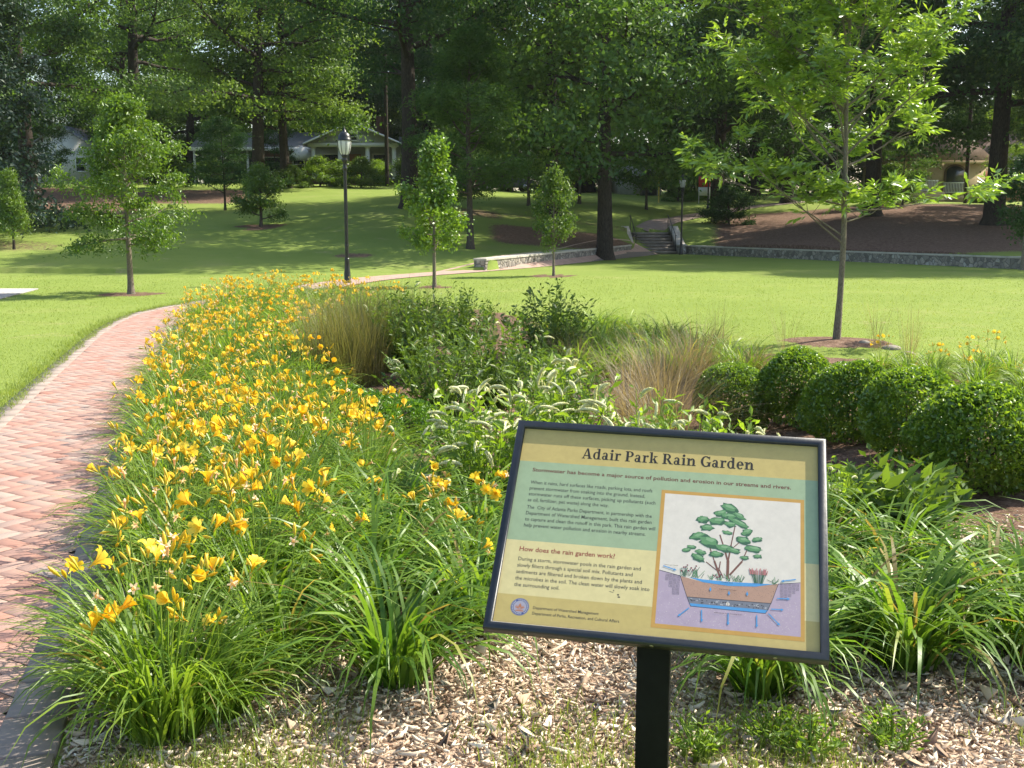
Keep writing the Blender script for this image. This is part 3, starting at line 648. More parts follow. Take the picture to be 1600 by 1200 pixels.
# the ash by the rain garden: pinnate leaves, rising limbs
def ash():
    rng = np.random.default_rng(21); wood = MB(); H = 6.6
    z = np.linspace(0, H, 12); tr = np.stack([.03*np.sin(z*1.3), .03*np.cos(z), z], -1)
    R = np.interp(z, [0, .3, 1.2, 3, 5, H], [.058,.043,.037,.028,.015,.006]); wood.tube(tr, R, 10)
    ends = []
    def branch(p, d, L, r, lift, depth):
        m = 6; q = [p]
        for k in range(m):
            d = unit(d+np.array([0,0,lift/m])+rng.normal(0,.09,3)); q.append(q[-1]+d*L/m)
        q = np.array(q); wood.tube(q, np.linspace(r, r*.25, m+1), 5 if depth == 0 else 4, cap=False)
        if depth < 2:
            for s_ in range((4 if p[2] < 2 else 6) if depth == 0 else 3):
                g = .35+.65*(s_+rng.random())/((4 if p[2] < 2 else 6) if depth == 0 else 3)
                ip = np.array([np.interp(g*m, range(m+1), q[:,k]) for k in range(3)])
                side = rng.normal(0,.75,3); side[2] = abs(side[2])*.3+.0
                branch(ip, unit(d+side), L*.36*rng.uniform(.7,1.2), r*.4, lift*.6, depth+1)
        for g in np.linspace(.45, 1, 3 if depth else 2):
            ip = np.array([np.interp(g*m, range(m+1), q[:,k]) for k in range(3)]); ends.append((ip, d))
    spec = [(1.35,182,22,1.6,.35),(1.45,170,25,1.1,.4),(1.62,8,12,.9,.3),(1.75,2,4,1.9,.1),(1.85,190,12,2.1,.05),(1.6,265,30,.6,.3),(1.95,95,25,1.0,.5),
            (2.05,165,50,1.9,.3),(2.5,195,40,1.9,.3),(3.05,172,38,1.9,.25),(3.5,200,35,1.8,.25),(2.2,215,58,1.5,.3),(2.35,20,22,1.5,.35),(2.5,-15,45,1.5,.3),(2.6,250,40,1.2,.5),(2.75,70,40,1.4,.3),(2.9,350,35,1.6,.3),(3.0,190,55,1.5,.3),
            (3.15,35,30,1.6,.35),(3.3,140,50,1.4,.3),(3.45,290,45,1.3,.3),(3.6,10,40,1.5,.35),(3.75,230,45,1.4,.3),(3.9,100,45,1.3,.3),(4.05,330,45,1.4,.3),(4.2,180,42,1.4,.3),
            (4.4,50,45,1.3,.3),(4.6,270,50,1.2,.3),(4.8,150,50,1.2,.3),(5.0,0,55,1.1,.3),(5.2,210,55,1.0,.3),(5.5,90,60,.9,.2),(5.8,310,60,.8,.2)]
    for h, azd, e, L, lift in spec:
        a = rad(azd+rng.normal(0,8)); e = rad(e); d = np.array([cos(a)*cos(e), sin(a)*cos(e), sin(e)])
        branch(np.array([0,0,h]), d, L, .013 if h < 2 else .017 if L > 1 else .011, lift, 0)
    ends.append((tr[-1], np.array([0,0,1.])))
    P = np.array([e[0] for e in ends]); D = np.array([e[1] for e in ends]); D = unit(D+rng.normal(0,.15,D.shape))
    keep = rng.random(len(P)) < .62; P, D = P[keep], D[keep]; k = 2; P = np.repeat(P, k, 0); D = unit(np.repeat(D, k, 0)+rng.normal(0,.75,(len(P),3))*np.array([1,1,.5]))
    D[:,2] -= .12; D = unit(D); n = len(P)
    side = unit(np.cross(D, np.array([0,0,1.])+rng.normal(0,.3,(n,3)))); Lr = rng.uniform(.13,.24,n)
    t = np.clip(rng.normal(.5,.2,n), 0, 1); mb = MB(); C, A, T = [], [], []
    for f, sd in [(.35,1),(.35,-1),(.62,1),(.62,-1),(.88,1),(.88,-1),(1.25,0)]:
        ax = unit(D*.75+side*sd*.9+np.array([0,0,-.25])); ln = .055
        C.append(P+D*(Lr*f)[:,None]+ax*ln*(1 if sd else .2)); A.append(ax); T.append(t)
    C, A, T = np.concatenate(C), np.concatenate(A), np.concatenate(T)
    leaf_quads(mb, C, .125, rng, .32, .6, A, .05, tint=T, jit=.12)
    e = empty('ash_tree', T_ASH, 0, 'young ash with drooping compound leaves on the mulched mound beside the boxwoods', 'tree')
    wood.build('trunk', M['barkpale'], e, True); mb.build('crown', M['ash'], e)
ash()
# ------------------------------------------------------------------ daylilies
def blade_set(rng, n, L, wd, base_r, e0=(62,88), droop=(1.2,2.6), segs=6):
    mb = MB(); az = rng.uniform(0, 2*pi, n); Ln = L*rng.uniform(.55,1.15,n); w0 = wd*rng.uniform(.7,1.25,n)
    r = base_r*np.sqrt(rng.random(n)); b = az+rng.normal(0,.7,n); p = np.stack([r*np.cos(b), r*np.sin(b), 0*r], -1)
    e = np.radians(rng.uniform(*e0, n)); dr = rng.uniform(*droop, n); tw = rng.normal(0,.5,n)
    d0_ = np.stack([np.cos(az), np.sin(az), 0*az], -1); sd0 = np.stack([-np.sin(az), np.cos(az), 0*az], -1)
    prof = np.array([.75,1,.98,.88,.7,.42,.02]) if segs == 6 else np.interp(np.linspace(0,6,segs+1), range(7), [.75,1,.98,.88,.7,.42,.02])
    rows = []; q = p.copy()
    for k in range(segs+1):
        s_ = sd0*np.cos(tw*k/segs)[:,None]+np.array([0,0,1.])*np.sin(tw*k/segs)[:,None]
        ww = (w0*prof[k])[:,None]*.5
        rows.append(np.stack([q-s_*ww, q+s_*ww], 1))
        ang = e-dr*((k+.5)/segs)**1.6
        q = q+(d0_*np.cos(ang)[:,None]+np.array([0,0,1.])*np.sin(ang)[:,None])*(Ln/segs)[:,None]
    V = np.stack(rows, 1)                # n, segs+1, 2, 3
    V[...,2] = np.maximum(V[...,2], .012)
    k = np.arange(n)[:,None,None]*(2*(segs+1)); i = np.arange(segs)[None,:,None]*2
    F = (k+i+np.array([0,1,3,2])).reshape(-1,4)
    mb.add(V.reshape(-1,3), F, 0, np.repeat(rng.random(n), 2*(segs+1)))
    return mb
rngL = np.random.default_rng(77)
FOL = [blade_set(rngL, 280, .60, .0115, .12, (56,89), (1.0,2.6)).mesh('foliage', [M['lily']]) for _ in range(5)]
FOLW = [blade_set(rngL, 190, .80, .019, .12, (55,88), (1.5,3.0)).mesh('foliage', [M['lily2']]) for _ in range(4)]
FOLFAR = [blade_set(rngL, 110, .60, .017, .14, segs=4).mesh('foliage', [M['lily']]) for _ in range(3)]
def flower_mesh(open_):
    mb = MB(); rng = np.random.default_rng(int(open_*100))
    for k in range(6):
        a = k*pi/3; wdt = .017 if k % 2 else .013; rows = []
        for s_, (rr, zz, wf) in enumerate([(.004,0,.25),(.007,.018,.45),(.015*open_+.004,.036,.85),(.030*open_+.004,.050,1.0),(.042*open_+.003,.052+.012*(1-open_),.7),(.050*open_,.045+.03*(1-open_),.12)]):
            c = np.array([rr*cos(a), rr*sin(a), zz+(.002 if k % 2 else 0)]); sd_ = np.array([-sin(a), cos(a), 0])*wdt*wf
            rows += [c-sd_, c+np.array([0,0,-.003*wf]), c+sd_]
        F = []
        for s_ in range(5):
            for j in range(2): F.append((s_*3+j, s_*3+j+1, s_*3+j+4, s_*3+j+3))
        mb.add(np.array(rows), F, 0, np.clip(rng.normal(.5,.2),0,1)+np.repeat(np.array([.25,.15,0,0,0,.1]),3)*-1)
    for k in range(5):
        a = k*1.256; mb.tube([(0,0,.01),(.006*cos(a),.006*sin(a),.035),(.011*cos(a),.011*sin(a),.052)], [.0009,.0008,.0012], 3, 0, False, 1)
    mb.tube([(0,0,-.022),(0,0,-.004),(0,0,.006)], [.0025,.004,.005], 5, 1, False)
    return mb.mesh('flower', [M['petal'], M['bud']])
FLW = [flower_mesh(1.0), flower_mesh(.8), flower_mesh(.55)]
def bud_mesh(mat):
    mb = MB(); mb.lathe([(.0015,-.012),(.0045,0),(.0075,.018),(.007,.034),(.003,.048),(.0004,.052)], 6, tint=.5)
    n = mb.n; mb.T[-1] = np.repeat(np.linspace(0,1,6), 6); return mb.mesh('bud', [mat])
BUD = bud_mesh(M['bud'])
def spent_mesh():
    mb = MB(); rng = np.random.default_rng(2)
    mb.lathe([(.002,-.01),(.005,.005),(.006,.02),(.009,.03),(.004,.034)], 6, tint=.3)
    for k in range(5):
        a = k*1.25+rng.normal(0,.2); c = np.array([.009*cos(a), .009*sin(a), .03]); s_ = np.array([-sin(a),cos(a),0])*.006
        e = c+np.array([.014*cos(a),.014*sin(a),rng.uniform(-.004,.014)]); mb.add([c-s_, c+s_, e+s_*.4, e-s_*.6], [(0,1,2,3)], 0, .9)
    return mb.mesh('spent_bloom', [M['spent']])
SPT = spent_mesh()
def stalk_set(rng, n, H, spreadr):
    mb = MB(); tips = []
    for i in range(n):
        a = rng.uniform(0, 2*pi); r = spreadr*math.sqrt(rng.random()); h = H*rng.uniform(.72,1.12)
        p0 = np.array([.05*cos(a), .05*sin(a), 0]); p2 = np.array([r*cos(a), r*sin(a), h]); p1 = (p0+p2)*.5+np.array([.0,.0,.05*h])-np.array([cos(a),sin(a),0])*r*.12
        mb.tube([p0, p1, p2], [.0032,.0026,.0018], 4, cap=False, tint=rng.random())
        for j in range(rng.integers(2,5)):
            d = unit(np.array([cos(a)*.4, sin(a)*.4, .9])+rng.normal(0,.5,3)); t = p2+d*rng.uniform(.015,.05)
            mb.tube([p2-(p2-p1)*.02, t], [.0016,.0014], 3, cap=False); tips.append((t, d))
    return mb, tips
def bloom_set(seed, n_st, H, R, p_flower, p_spent):
    """stalk mesh and list of (kind, tip, direction)"""
    rng = np.random.default_rng(seed); mb, tips = stalk_set(rng, n_st, H, R); out = []
    for t, d in tips:
        u = rng.random()
        if u < p_flower: kind = FLW[rng.integers(0,3)]; d = unit(d*np.array([1,1,.5])+rng.normal(0,.35,3)+np.array([-.1,-.45,.2]))
        elif u < p_flower+p_spent: kind = SPT
        else: kind = BUD
        out.append((kind, t, d))
    return mb.mesh('flower_stalks', [M['stalk']]), out
def d2rot(d, roll=0): return (Vector(d).to_track_quat('Z','Y') @ Euler((0,0,roll)).to_quaternion()).to_euler()
BLOOM = {'rich': [bloom_set(100+k, 11, .53, .27, .17, .12) for k in range(3)], 'mid': [bloom_set(200+k, 7, .56, .25, .20, .12) for k in range(3)], 'few': [bloom_set(300+k, 3, .52, .22, .30, .2) for k in range(2)]}
def join_blooms(bl):
    mb = MB(); mats = [M['petal'], M['bud'], M['spent']]
    idx = {m.name: i for i, m in enumerate(mats)}
    for me, t, d in bl:
        v = np.empty(len(me.vertices)*3); me.vertices.foreach_get('co', v); v = v.reshape(-1,3)
        R = np.array(d2rot(d).to_matrix()); ti = np.empty(len(me.vertices)); me.attributes['tint'].data.foreach_get('value', ti)
        n0 = mb.n; mb.V.append((v*.78) @ R.T+t); mb.T.append(ti); mb.n += len(v)
        for k in (3,4):
            ps = [p for p in me.polygons if len(p.vertices) == k]
            if ps:
                mb.F.append(np.array([tuple(p.vertices) for p in ps])+n0); mb.M.append(np.array([idx[me.materials[p.material_index].name] for p in ps]))
        for p in me.polygons:
            if len(p.vertices) > 4: mb.F.append(np.array([tuple(p.vertices)])+n0); mb.M.append(np.array([idx[me.materials[p.material_index].name]]))
    return mb.mesh('blossoms', mats)
FARB = {k: [join_blooms(b[1]) for b in v] for k, v in BLOOM.items()}
PART_NAME = {id(BUD): 'bud', id(SPT): 'spent_bloom'}
def lily(x, y, kind, label, group, rng, sc=1.0, wide=False, near=None):
    near = (y < 6.6) if near is None else near
    e = empty('daylily_clump', (x, y, tzf(x, y)), rng.uniform(0, 6.28), label, 'daylily', group); e.scale = (sc, sc, sc*rng.uniform(.9,1.1))
    fol = FOLW if wide else (FOL if y < 12 else FOLFAR)
    inst(fol[rng.integers(len(fol))], 'foliage', e)
    if kind:
        k = rng.integers(len(BLOOM[kind])); st, bl = BLOOM[kind][k]; inst(st, 'flower_stalks', e)
        if near:
            for me, t, d in bl: inst(me, me.name.split('.')[0], e, tuple(t), d2rot(d, rng.uniform(0,6)), rng.uniform(.68,.92))
        else: tag(inst(FARB[kind][k], 'blossoms', e), kind='stuff')
    return e
def lilies():
    rng = np.random.default_rng(8)
    # clumps at the near end, told apart one by one
    for px, py, kind, sc, wide, lab in [
        (262, 1150, 'rich', 1.0, False, 'nearest daylily clump, full of yellow flowers, at the corner of the brick path'),
        (432, 1055, 'rich', .98, False, 'yellow flowering daylily clump on the wood chips, right of the corner clump'),
        (618, 1065, None, .92, True, 'large flowerless daylily clump with arching blades on the wood chips left of the sign'),
        (745, 985, 'few', .8, True, 'leafy daylily clump touching the lower left corner of the sign'),
        (345, 1120, 'few', .72, False, 'small leafy daylily clump between the two nearest flowering clumps'),
        (712, 925, 'rich', .85, False, 'flowering daylily clump right beside the left edge of the sign'),
        (1190, 1085, None, .82, True, 'low sprawling daylily clump under the lower right corner of the sign'),
        (1415, 1040, None, .95, True, 'big upright daylily clump right of the sign, at the front of the chips'),
        (1560, 985, None, .9, True, 'daylily clump with long blades at the right edge of the photo')]:
        x, y = ground_pt(px, py); lily(x, y, kind, lab, None, rng, sc, wide, True)
    spots = [(ground_pt(p, q)) for p, q in [(262,1150),(432,1055),(618,1065),(745,985),(345,1120),(712,925),(1190,1085),(1415,1040),(1560,985)]]
    pts = list(spots)
    def far_enough(x, y, r): return all((x-a)**2+(y-b)**2 > r*r for a, b in pts)
    def right_limit(y): return np.interp(y, [3.4,4.0,4.8,5.4,6.5,7.6,9,10.1,12,15,17.5,19,21,24], [-1.0,-.1,.15,-.15,-.62,-1.0,-1.5,-1.85,-2.35,-2.75,-2.2,-2.0,-2.6,-4.2])
    # the long flowering drift beside the path
    cand = []
    for i in range(9000):
        y = rng.uniform(3.5, 23.0); x = rng.uniform(-6, .3)
        cand.append((x, y))
    A = np.array(cand); s_ = sdist(A[:,0], A[:,1]); cnt = 0
    for (x, y), d in zip(cand, s_):
        if d > (-.12 if y > 5.5 else -.22) or x > right_limit(y): continue
        r = .255 if y < 8 else (.36 if y < 13 else .46)
        if not far_enough(x, y, r): continue
        if y < 4.35 and x > -1.25: continue
        pts.append((x, y)); edge = -d
        if y < 6.2 and x > -.95: kind, wide = ('few' if rng.random() < .45 else None), True
        elif edge < .62: kind, wide = 'rich', False
        elif edge < 1.3: kind, wide = ('rich' if rng.random() < .35 else 'mid'), False
        else: kind, wide = ('mid' if rng.random() < .6 else 'few'), False
        if 17.2 < y and rng.random() < .3: kind = 'mid'
        lab, g = {'rich': ('daylily clump thick with yellow flowers along the edge of the brick path', 'daylilies in full flower along the path'),
                  'mid': ('daylily clump with a handful of yellow flowers inside the long drift', 'daylilies with some flowers inside the drift'),
                  'few': ('daylily clump with only one or two open flowers towards the shrubs', 'daylilies with few flowers towards the shrubs'),
                  None: ('flowerless green daylily clump behind the big clump left of the sign', 'flowerless daylilies left of the sign')}[kind]
        lily(x, y, kind, lab, g, rng, rng.uniform(.85,1.1)*(.82 if wide else 1), wide); cnt += 1
    # flowerless drift right of the sign
    for i in range(900):
        x = rng.uniform(.9, 4.0); y = rng.uniform(4.0, 5.0)
        if not far_enough(x, y, .28): continue
        pts.append((x, y)); lily(x, y, None, 'flowerless daylily clump in the green drift right of the sign', 'flowerless daylilies right of the sign', rng, rng.uniform(.62,.82), True, True)
    # far side: green clumps behind the shrubs, a few orange yellow ones past the boxwoods
    for i in range(500):
        x = rng.uniform(.5, 2.6); y = rng.uniform(11.4, 16.0)
        if not far_enough(x, y, .45) or x > 2.6-max(0,y-13)*.35: continue
        pts.append((x, y)); lily(x, y, None, 'flowerless daylily clump on the lawn side behind the shrubs', 'flowerless daylilies behind the shrubs', rng, 1.0)
    for i in range(400):
        x = rng.uniform(4.1, 5.4); y = rng.uniform(10.2, 12.2)
        if not far_enough(x, y, .42) or x < 3.9+(12.6-y)*.35: continue
        pts.append((x, y)); k = 'mid' if rng.random() < .6 else None
        lily(x, y, k, 'daylily clump with a few flowers behind the boxwoods' if k else 'flowerless daylily clump behind the boxwoods', 'daylilies with flowers behind the boxwoods' if k else 'flowerless daylilies behind the boxwoods', rng, .7, False, False)
    print('lily clumps', len(pts))
lilies()

# ------------------------------------------------------------------ ornamental grasses
def tuft(n, L, wd, r, e0, droop, mat, seed): return blade_set(np.random.default_rng(seed), n, L, wd, r, e0, droop, 4).mesh('blades', [M[mat]])
TUFT = {'olive': [tuft(420, 1.15, .0045, .16, (68,90), (.15,.8), 'olive_grass', 30+k) for k in range(2)], 'tan': [tuft(620, .95, .0032, .15, (35,88), (.3,1.3), 'tan_grass', 40+k) for k in range(2)],
        'blue': [tuft(380, .42, .0035, .07, (25,85), (.6,1.6), 'blue_grass', 50)], 'wisp': [tuft(60, 1.0, .003, .1, (65,90), (.1,.5), 'tan_grass', 60)]}
def grass(kind, px, Y, sc, label, group=None, rz=0.):
    z = 0
    for _ in range(3): x = x_at(px, Y, z); z = tzf(x, Y)
    e = empty('ornamental_grass', (x, Y, z-.01), rz, label, 'ornamental grass', group); e.scale = (sc,)*3
    inst(TUFT[kind][int(rz*7) % len(TUFT[kind])], 'blades', e)
for i, (px, Y) in enumerate([(505,11.2),(540,11.0),(575,11.3),(525,11.8),(560,12.0),(610,12.3),(650,12.8)]):
    grass('olive', px, Y, .92, 'upright olive brown grass tuft beside the daylilies', 'upright olive grass tufts', i*.9)
for i, (px, Y, sc, lab) in enumerate([(1035,9.0,1.10,'big tan fountain grass in front of the mulched hollow, nearest of the tan grasses'),(985,9.7,1.05,'tan fountain grass beside the dark shrub'),(1085,11.4,.95,'tan fountain grass behind the leftmost boxwood'),(900,11.8,.75,'tan grass tuft half hidden behind the dark shrub'),(1190,11.5,.55,'short tan grass tuft between boxwood and ash mound'),(1030,10.6,1.05,'tan fountain grass at the back of the tan group')]):
    grass('tan', px, Y, sc, lab, 'tan fountain grasses', 1+i*1.3)
grass('blue', 660, 6.9, 1.0, 'pale bluish grass tuft left of the white spiked shrub', 'pale bluish grass tufts', .3)
grass('blue', 625, 7.2, .85, 'small pale grass tuft next to the yellow daylilies', 'pale bluish grass tufts', 2)
grass('blue', 905, 8.0, .8, 'small bluish grass tuft behind the white spiked shrub', 'pale bluish grass tufts', 4)
for i, (px, Y) in enumerate([(990,13.5),(1120,13.0),(1230,13.2),(1370,14.0),(1420,13.0),(770,15.5)]):
    grass('wisp', px, Y, .8, 'wispy dry grass stems at the lawn side of the bed', 'wispy dry grass stems', i*1.1)

# ------------------------------------------------------------------ shrubs
def shrub_mesh(seed, n, R, leaf, aspect, lump=.16, shell=.35, up=.25, mat='box'):
    rng = np.random.default_rng(seed); d = unit(rng.normal(size=(n,3))); d[:,2] = np.where(d[:,2] < -.8, -d[:,2], d[:,2])
    K = unit(rng.normal(size=(26,3))); amp = rng.normal(0, lump, 26)
    bump = (np.exp(-((1-d @ K.T)/.06))*amp).sum(1)
    r = 1+bump-shell*rng.random(n)**2
    C = d*r[:,None]*np.array(R); C[:,2] += R[2]*.92; C[:,2] = np.maximum(C[:,2], .03)
    t = .5+.25*np.sin(d @ np.array([3,5,2.])*3)+rng.normal(0,.2,n)
    return leaf_quads(MB(), C, leaf, rng, aspect, up, d*.6+np.array([0,0,.35]), .1, tint=t, jit=.75).mesh('foliage', [M[mat]])
def stems_mesh(seed, n, h, r, r0=.007, mat='bark'):
    rng = np.random.default_rng(seed); mb = MB()
    for i in range(n):
        a = rng.uniform(0,6.28); q = r*math.sqrt(rng.random()); mb.tube([(.03*cos(a),.03*sin(a),0),(q*.6*cos(a),q*.6*sin(a),h*.55),(q*cos(a),q*sin(a),h*rng.uniform(.8,1.05))], [r0,r0*.7,r0*.35], 5, cap=False)
    return mb.mesh('stems', [M[mat]])
BOXM = [shrub_mesh(70+k, 15000, (.33,.33,.33), .030, .55, .13, .30) for k in range(3)]
BOXS = stems_mesh(5, 14, .4, .2)
def place_shrub(mesh, stems, px, Y, sc, label, name, cat, group=None, rz=0.):
    z = 0
    for _ in range(3): x = x_at(px, Y, z); z = tzf(x, Y)
    e = empty(name, (x, Y, z-.02), rz, label, cat, group); e.scale = sc if isinstance(sc, tuple) else (sc,)*3
    inst(mesh, 'foliage', e); inst(stems, 'stems', e); return e
for k, (px, Y, sc, lab) in enumerate([
    (1140, 9.5, (1.02,1.02,1.02), 'leftmost boxwood, in front of the tan grass'),
    (1240, 9.4, (1.10,1.10,1.08), 'second boxwood from the left, before the ash mound'),
    (1325, 8.6, (1.18,1.1,1.05), 'third boxwood from the left, broad and low'),
    (1425, 7.8, (1.22,1.2,1.12), 'boxwood behind the largest one, fourth from the left'),
    (1520, 6.75, (1.30,1.22,1.12), 'largest rounded boxwood, nearest to the sign'),
    (1650, 6.9, (1.1,1.1,1.05), 'boxwood cut off by the right edge of the photo')]):
    place_shrub(BOXM[k % 3], BOXS, px, Y, sc, lab, 'boxwood_shrub', 'shrub', 'rounded boxwoods', k*1.7)

def bushy(seed, n_st, H, R, leaf, mat, per=26, lean=.6):
    """upright stems carrying leaves along their upper part; returns stems, foliage, tips"""
    rng = np.random.default_rng(seed); st = MB(); C, A, T, tips = [], [], [], []
    for i in range(n_st):
        a = rng.uniform(0,6.28); q = R*math.sqrt(rng.random()); h = H*rng.uniform(.75,1.1)*(1-.35*(q/R)**2)
        P = np.array([(.05*cos(a),.05*sin(a),0),(q*.5*cos(a),q*.5*sin(a),h*.5),(q*cos(a),q*sin(a),h)]); st.tube(P, [.006,.004,.002], 4, cap=False)
        ct = rng.normal(.5,.15)
        for u in np.linspace(.15,1.0,per):
            p = P[0]*(1-u)**2+2*u*(1-u)*P[1]+u*u*P[2]; b = rng.uniform(0,6.28); d = unit(np.array([cos(b),sin(b),.55])+rng.normal(0,.2,3))
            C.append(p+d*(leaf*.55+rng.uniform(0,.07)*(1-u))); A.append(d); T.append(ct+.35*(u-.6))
        tips.append((P[2], unit(P[2]-P[1])))
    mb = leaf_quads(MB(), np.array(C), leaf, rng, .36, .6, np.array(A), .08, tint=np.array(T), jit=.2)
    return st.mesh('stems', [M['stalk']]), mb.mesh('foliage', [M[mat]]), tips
def raceme_mesh(seed):
    rng = np.random.default_rng(seed); mb = MB(); L = .115; bend = rng.uniform(.5,1.3)
    P = []
    p = np.zeros(3); 
    for k in range(9):
        e = .5-bend*k/8*1.6; P.append(p.copy()); p = p+np.array([cos(e), 0, sin(e)])*L/8
    P = np.array(P); mb.tube(P, [.0015,.005,.0065,.0068,.0068,.006,.005,.0035,.001], 6, tint=.55)
    n = 130; k = rng.uniform(.5,7.5,n); C = np.stack([np.interp(k, range(9), P[:,j]) for j in range(3)], -1); d = unit(rng.normal(size=(n,3)))
    leaf_quads(mb, C+d*.006, .008, rng, .6, .2, d, .1, jit=.3)
    return mb.mesh('flower_spike', [M['raceme']])
RAC = [raceme_mesh(k) for k in range(4)]
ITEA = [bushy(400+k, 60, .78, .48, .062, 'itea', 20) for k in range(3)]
def itea(px, Y, k, sc, label, n_rac, seed, mat=None):
    z = 0
    for _ in range(3): x = x_at(px, Y, z); z = tzf(x, Y)
    e = empty('sweetspire_shrub', (x, Y, z-.01), seed, label, 'shrub', 'white spiked sweetspire shrubs'); e.scale = (sc,)*3
    st, fo, tips = ITEA[k]; inst(st, 'stems', e); inst(fo, 'foliage', e); rng = np.random.default_rng(seed)
    for i in range(n_rac):
        p, d = tips[rng.integers(len(tips))]; a = rng.uniform(0,6.28); off = np.array([cos(a),sin(a),0])*.03
        u = rng.uniform(.80,1.0); q = p*np.array([1,1,u])+off
        inst(RAC[rng.integers(4)], 'flower_spike', e, tuple(q), (rng.normal(0,.4), rng.normal(-.1,.5), a), rng.uniform(.8,1.25))
itea(765, 6.2, 0, 1.16, 'sweetspire shrub with many white flower spikes behind the left corner of the sign', 60, 1)
itea(868, 6.8, 1, 1.30, 'tallest white spiked sweetspire above the sign title', 66, 2)
itea(1000, 6.3, 2, 1.05, 'sweetspire shrub with sparse spikes above the middle of the sign', 30, 3)
itea(1085, 6.0, 0, 1.05, 'sweetspire shrub above the right half of the sign, beside the leftmost boxwood', 30, 4)
itea(1300, 5.5, 1, .62, 'low sweetspire shrub at the right side of the sign', 10, 5)
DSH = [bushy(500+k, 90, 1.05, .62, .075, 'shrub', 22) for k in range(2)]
def dark_shrub(px, Y, k, sc, label, rz, n_rac=0, name='garden_shrub', group='tall dark garden shrubs'):
    e = place_shrub(DSH[k][1], DSH[k][0], px, Y, sc, label, name, 'shrub', group, rz); rng = np.random.default_rng(int(px))
    for i in range(n_rac):
        p, d = DSH[k][2][rng.integers(90)]; a = rng.uniform(0,6.28)
        inst(RAC[rng.integers(4)], 'flower_spike', e, tuple(p*np.array([1,1,.97])), (0, rng.normal(.3,.5), a), rng.uniform(.8,1.2))
dark_shrub(690, 9.6, 0, .90, 'tall dark shrub right of the olive grass', .4, 14)
dark_shrub(775, 10.4, 1, .98, 'tallest dark shrub in the middle of the garden', 2.0, 10)
dark_shrub(850, 9.2, 0, .88, 'dark shrub with pale flower spikes beside the tan grass', 3.5, 22)
dark_shrub(640, 11.6, 1, .95, 'dark shrub behind the olive grass', 4.4, 6)
dark_shrub(860, 12.4, 1, .95, 'dark shrub at the back of the garden near the lawn', 5.4, 6)
dark_shrub(720, 13.6, 0, .85, 'dark shrub behind the tallest shrub, towards the bright sapling', 1.4, 0)
PAL = bushy(600, 80, .7, .5, .06, 'itea', 20)
for i, (px, Y) in enumerate([(560,16.5),(610,16.2),(655,15.6),(520,17.6),(700,15.0)]):
    place_shrub(PAL[1], PAL[0], px, Y, .95, 'pale green shrub in the back row in front of the lamp post', 'pale_shrub', 'shrub', 'pale shrubs in the back row', i*1.3)
BRM = shrub_mesh(90, 4200, (.26,.26,.26), .035, .5, .3, .6, .4, 'brightshrub')
for px, Y, sc, lab in [(583,8.6,.95,'bright green low shrub next to the yellow daylilies'),(640,8.9,.85,'bright green low shrub below the dark shrubs'),(720,8.2,.8,'small bright shrub just left of the white spiked shrubs'),(545,9.6,.7,'small bright shrub at the foot of the olive grass')]:
    place_shrub(BRM, BOXS, px, Y, sc, lab, 'low_shrub', 'shrub', 'bright low shrubs', sc*9)
# broad leaved plants on the mulch right of the sign
def leafy(seed, n, H, leaf): return bushy(seed, n, H, H*.6, leaf, 'shrub', 12)
LP = leafy(700, 22, .46, .14)
for px, Y, sc, lab in [(1405,5.5,1.0,'broad leaved dark plant in front of the largest boxwood'),(1335,5.7,.8,'broad leaved plant between sign and boxwoods'),(1450,6.0,.8,'broad leaved plant at the foot of the largest boxwood'),(1310,6.3,.7,'broad leaved plant close to the upper right corner of the sign'),(1370,6.5,.75,'broad leaved plant under the fourth boxwood'),(1190,6.9,.55,'small seedling on the bare mulch above the sign'),(1270,6.8,.5,'small seedling on the bare mulch near the upper right sign corner')]:
    place_shrub(LP[1], LP[0], px, Y, sc, lab, 'broad_leaved_plant', 'plant', None, Y)
WD = bushy(710, 22, .13, .12, .03, 'itea', 10)
for px, py, lab in [(1205,1165,'low weedy plant on the wood chips under the right half of the sign'),(1262,1185,'low weed at the bottom edge right of the sign post'),(1090,1180,'small weed close to the right side of the sign post'),(1395,1170,'small weed among the grass at the bottom right')]:
    x, y = ground_pt(px, py); e = empty('weed', (x, y, 0), px, lab, 'weed'); inst(WD[1], 'foliage', e); inst(WD[0], 'stems', e)
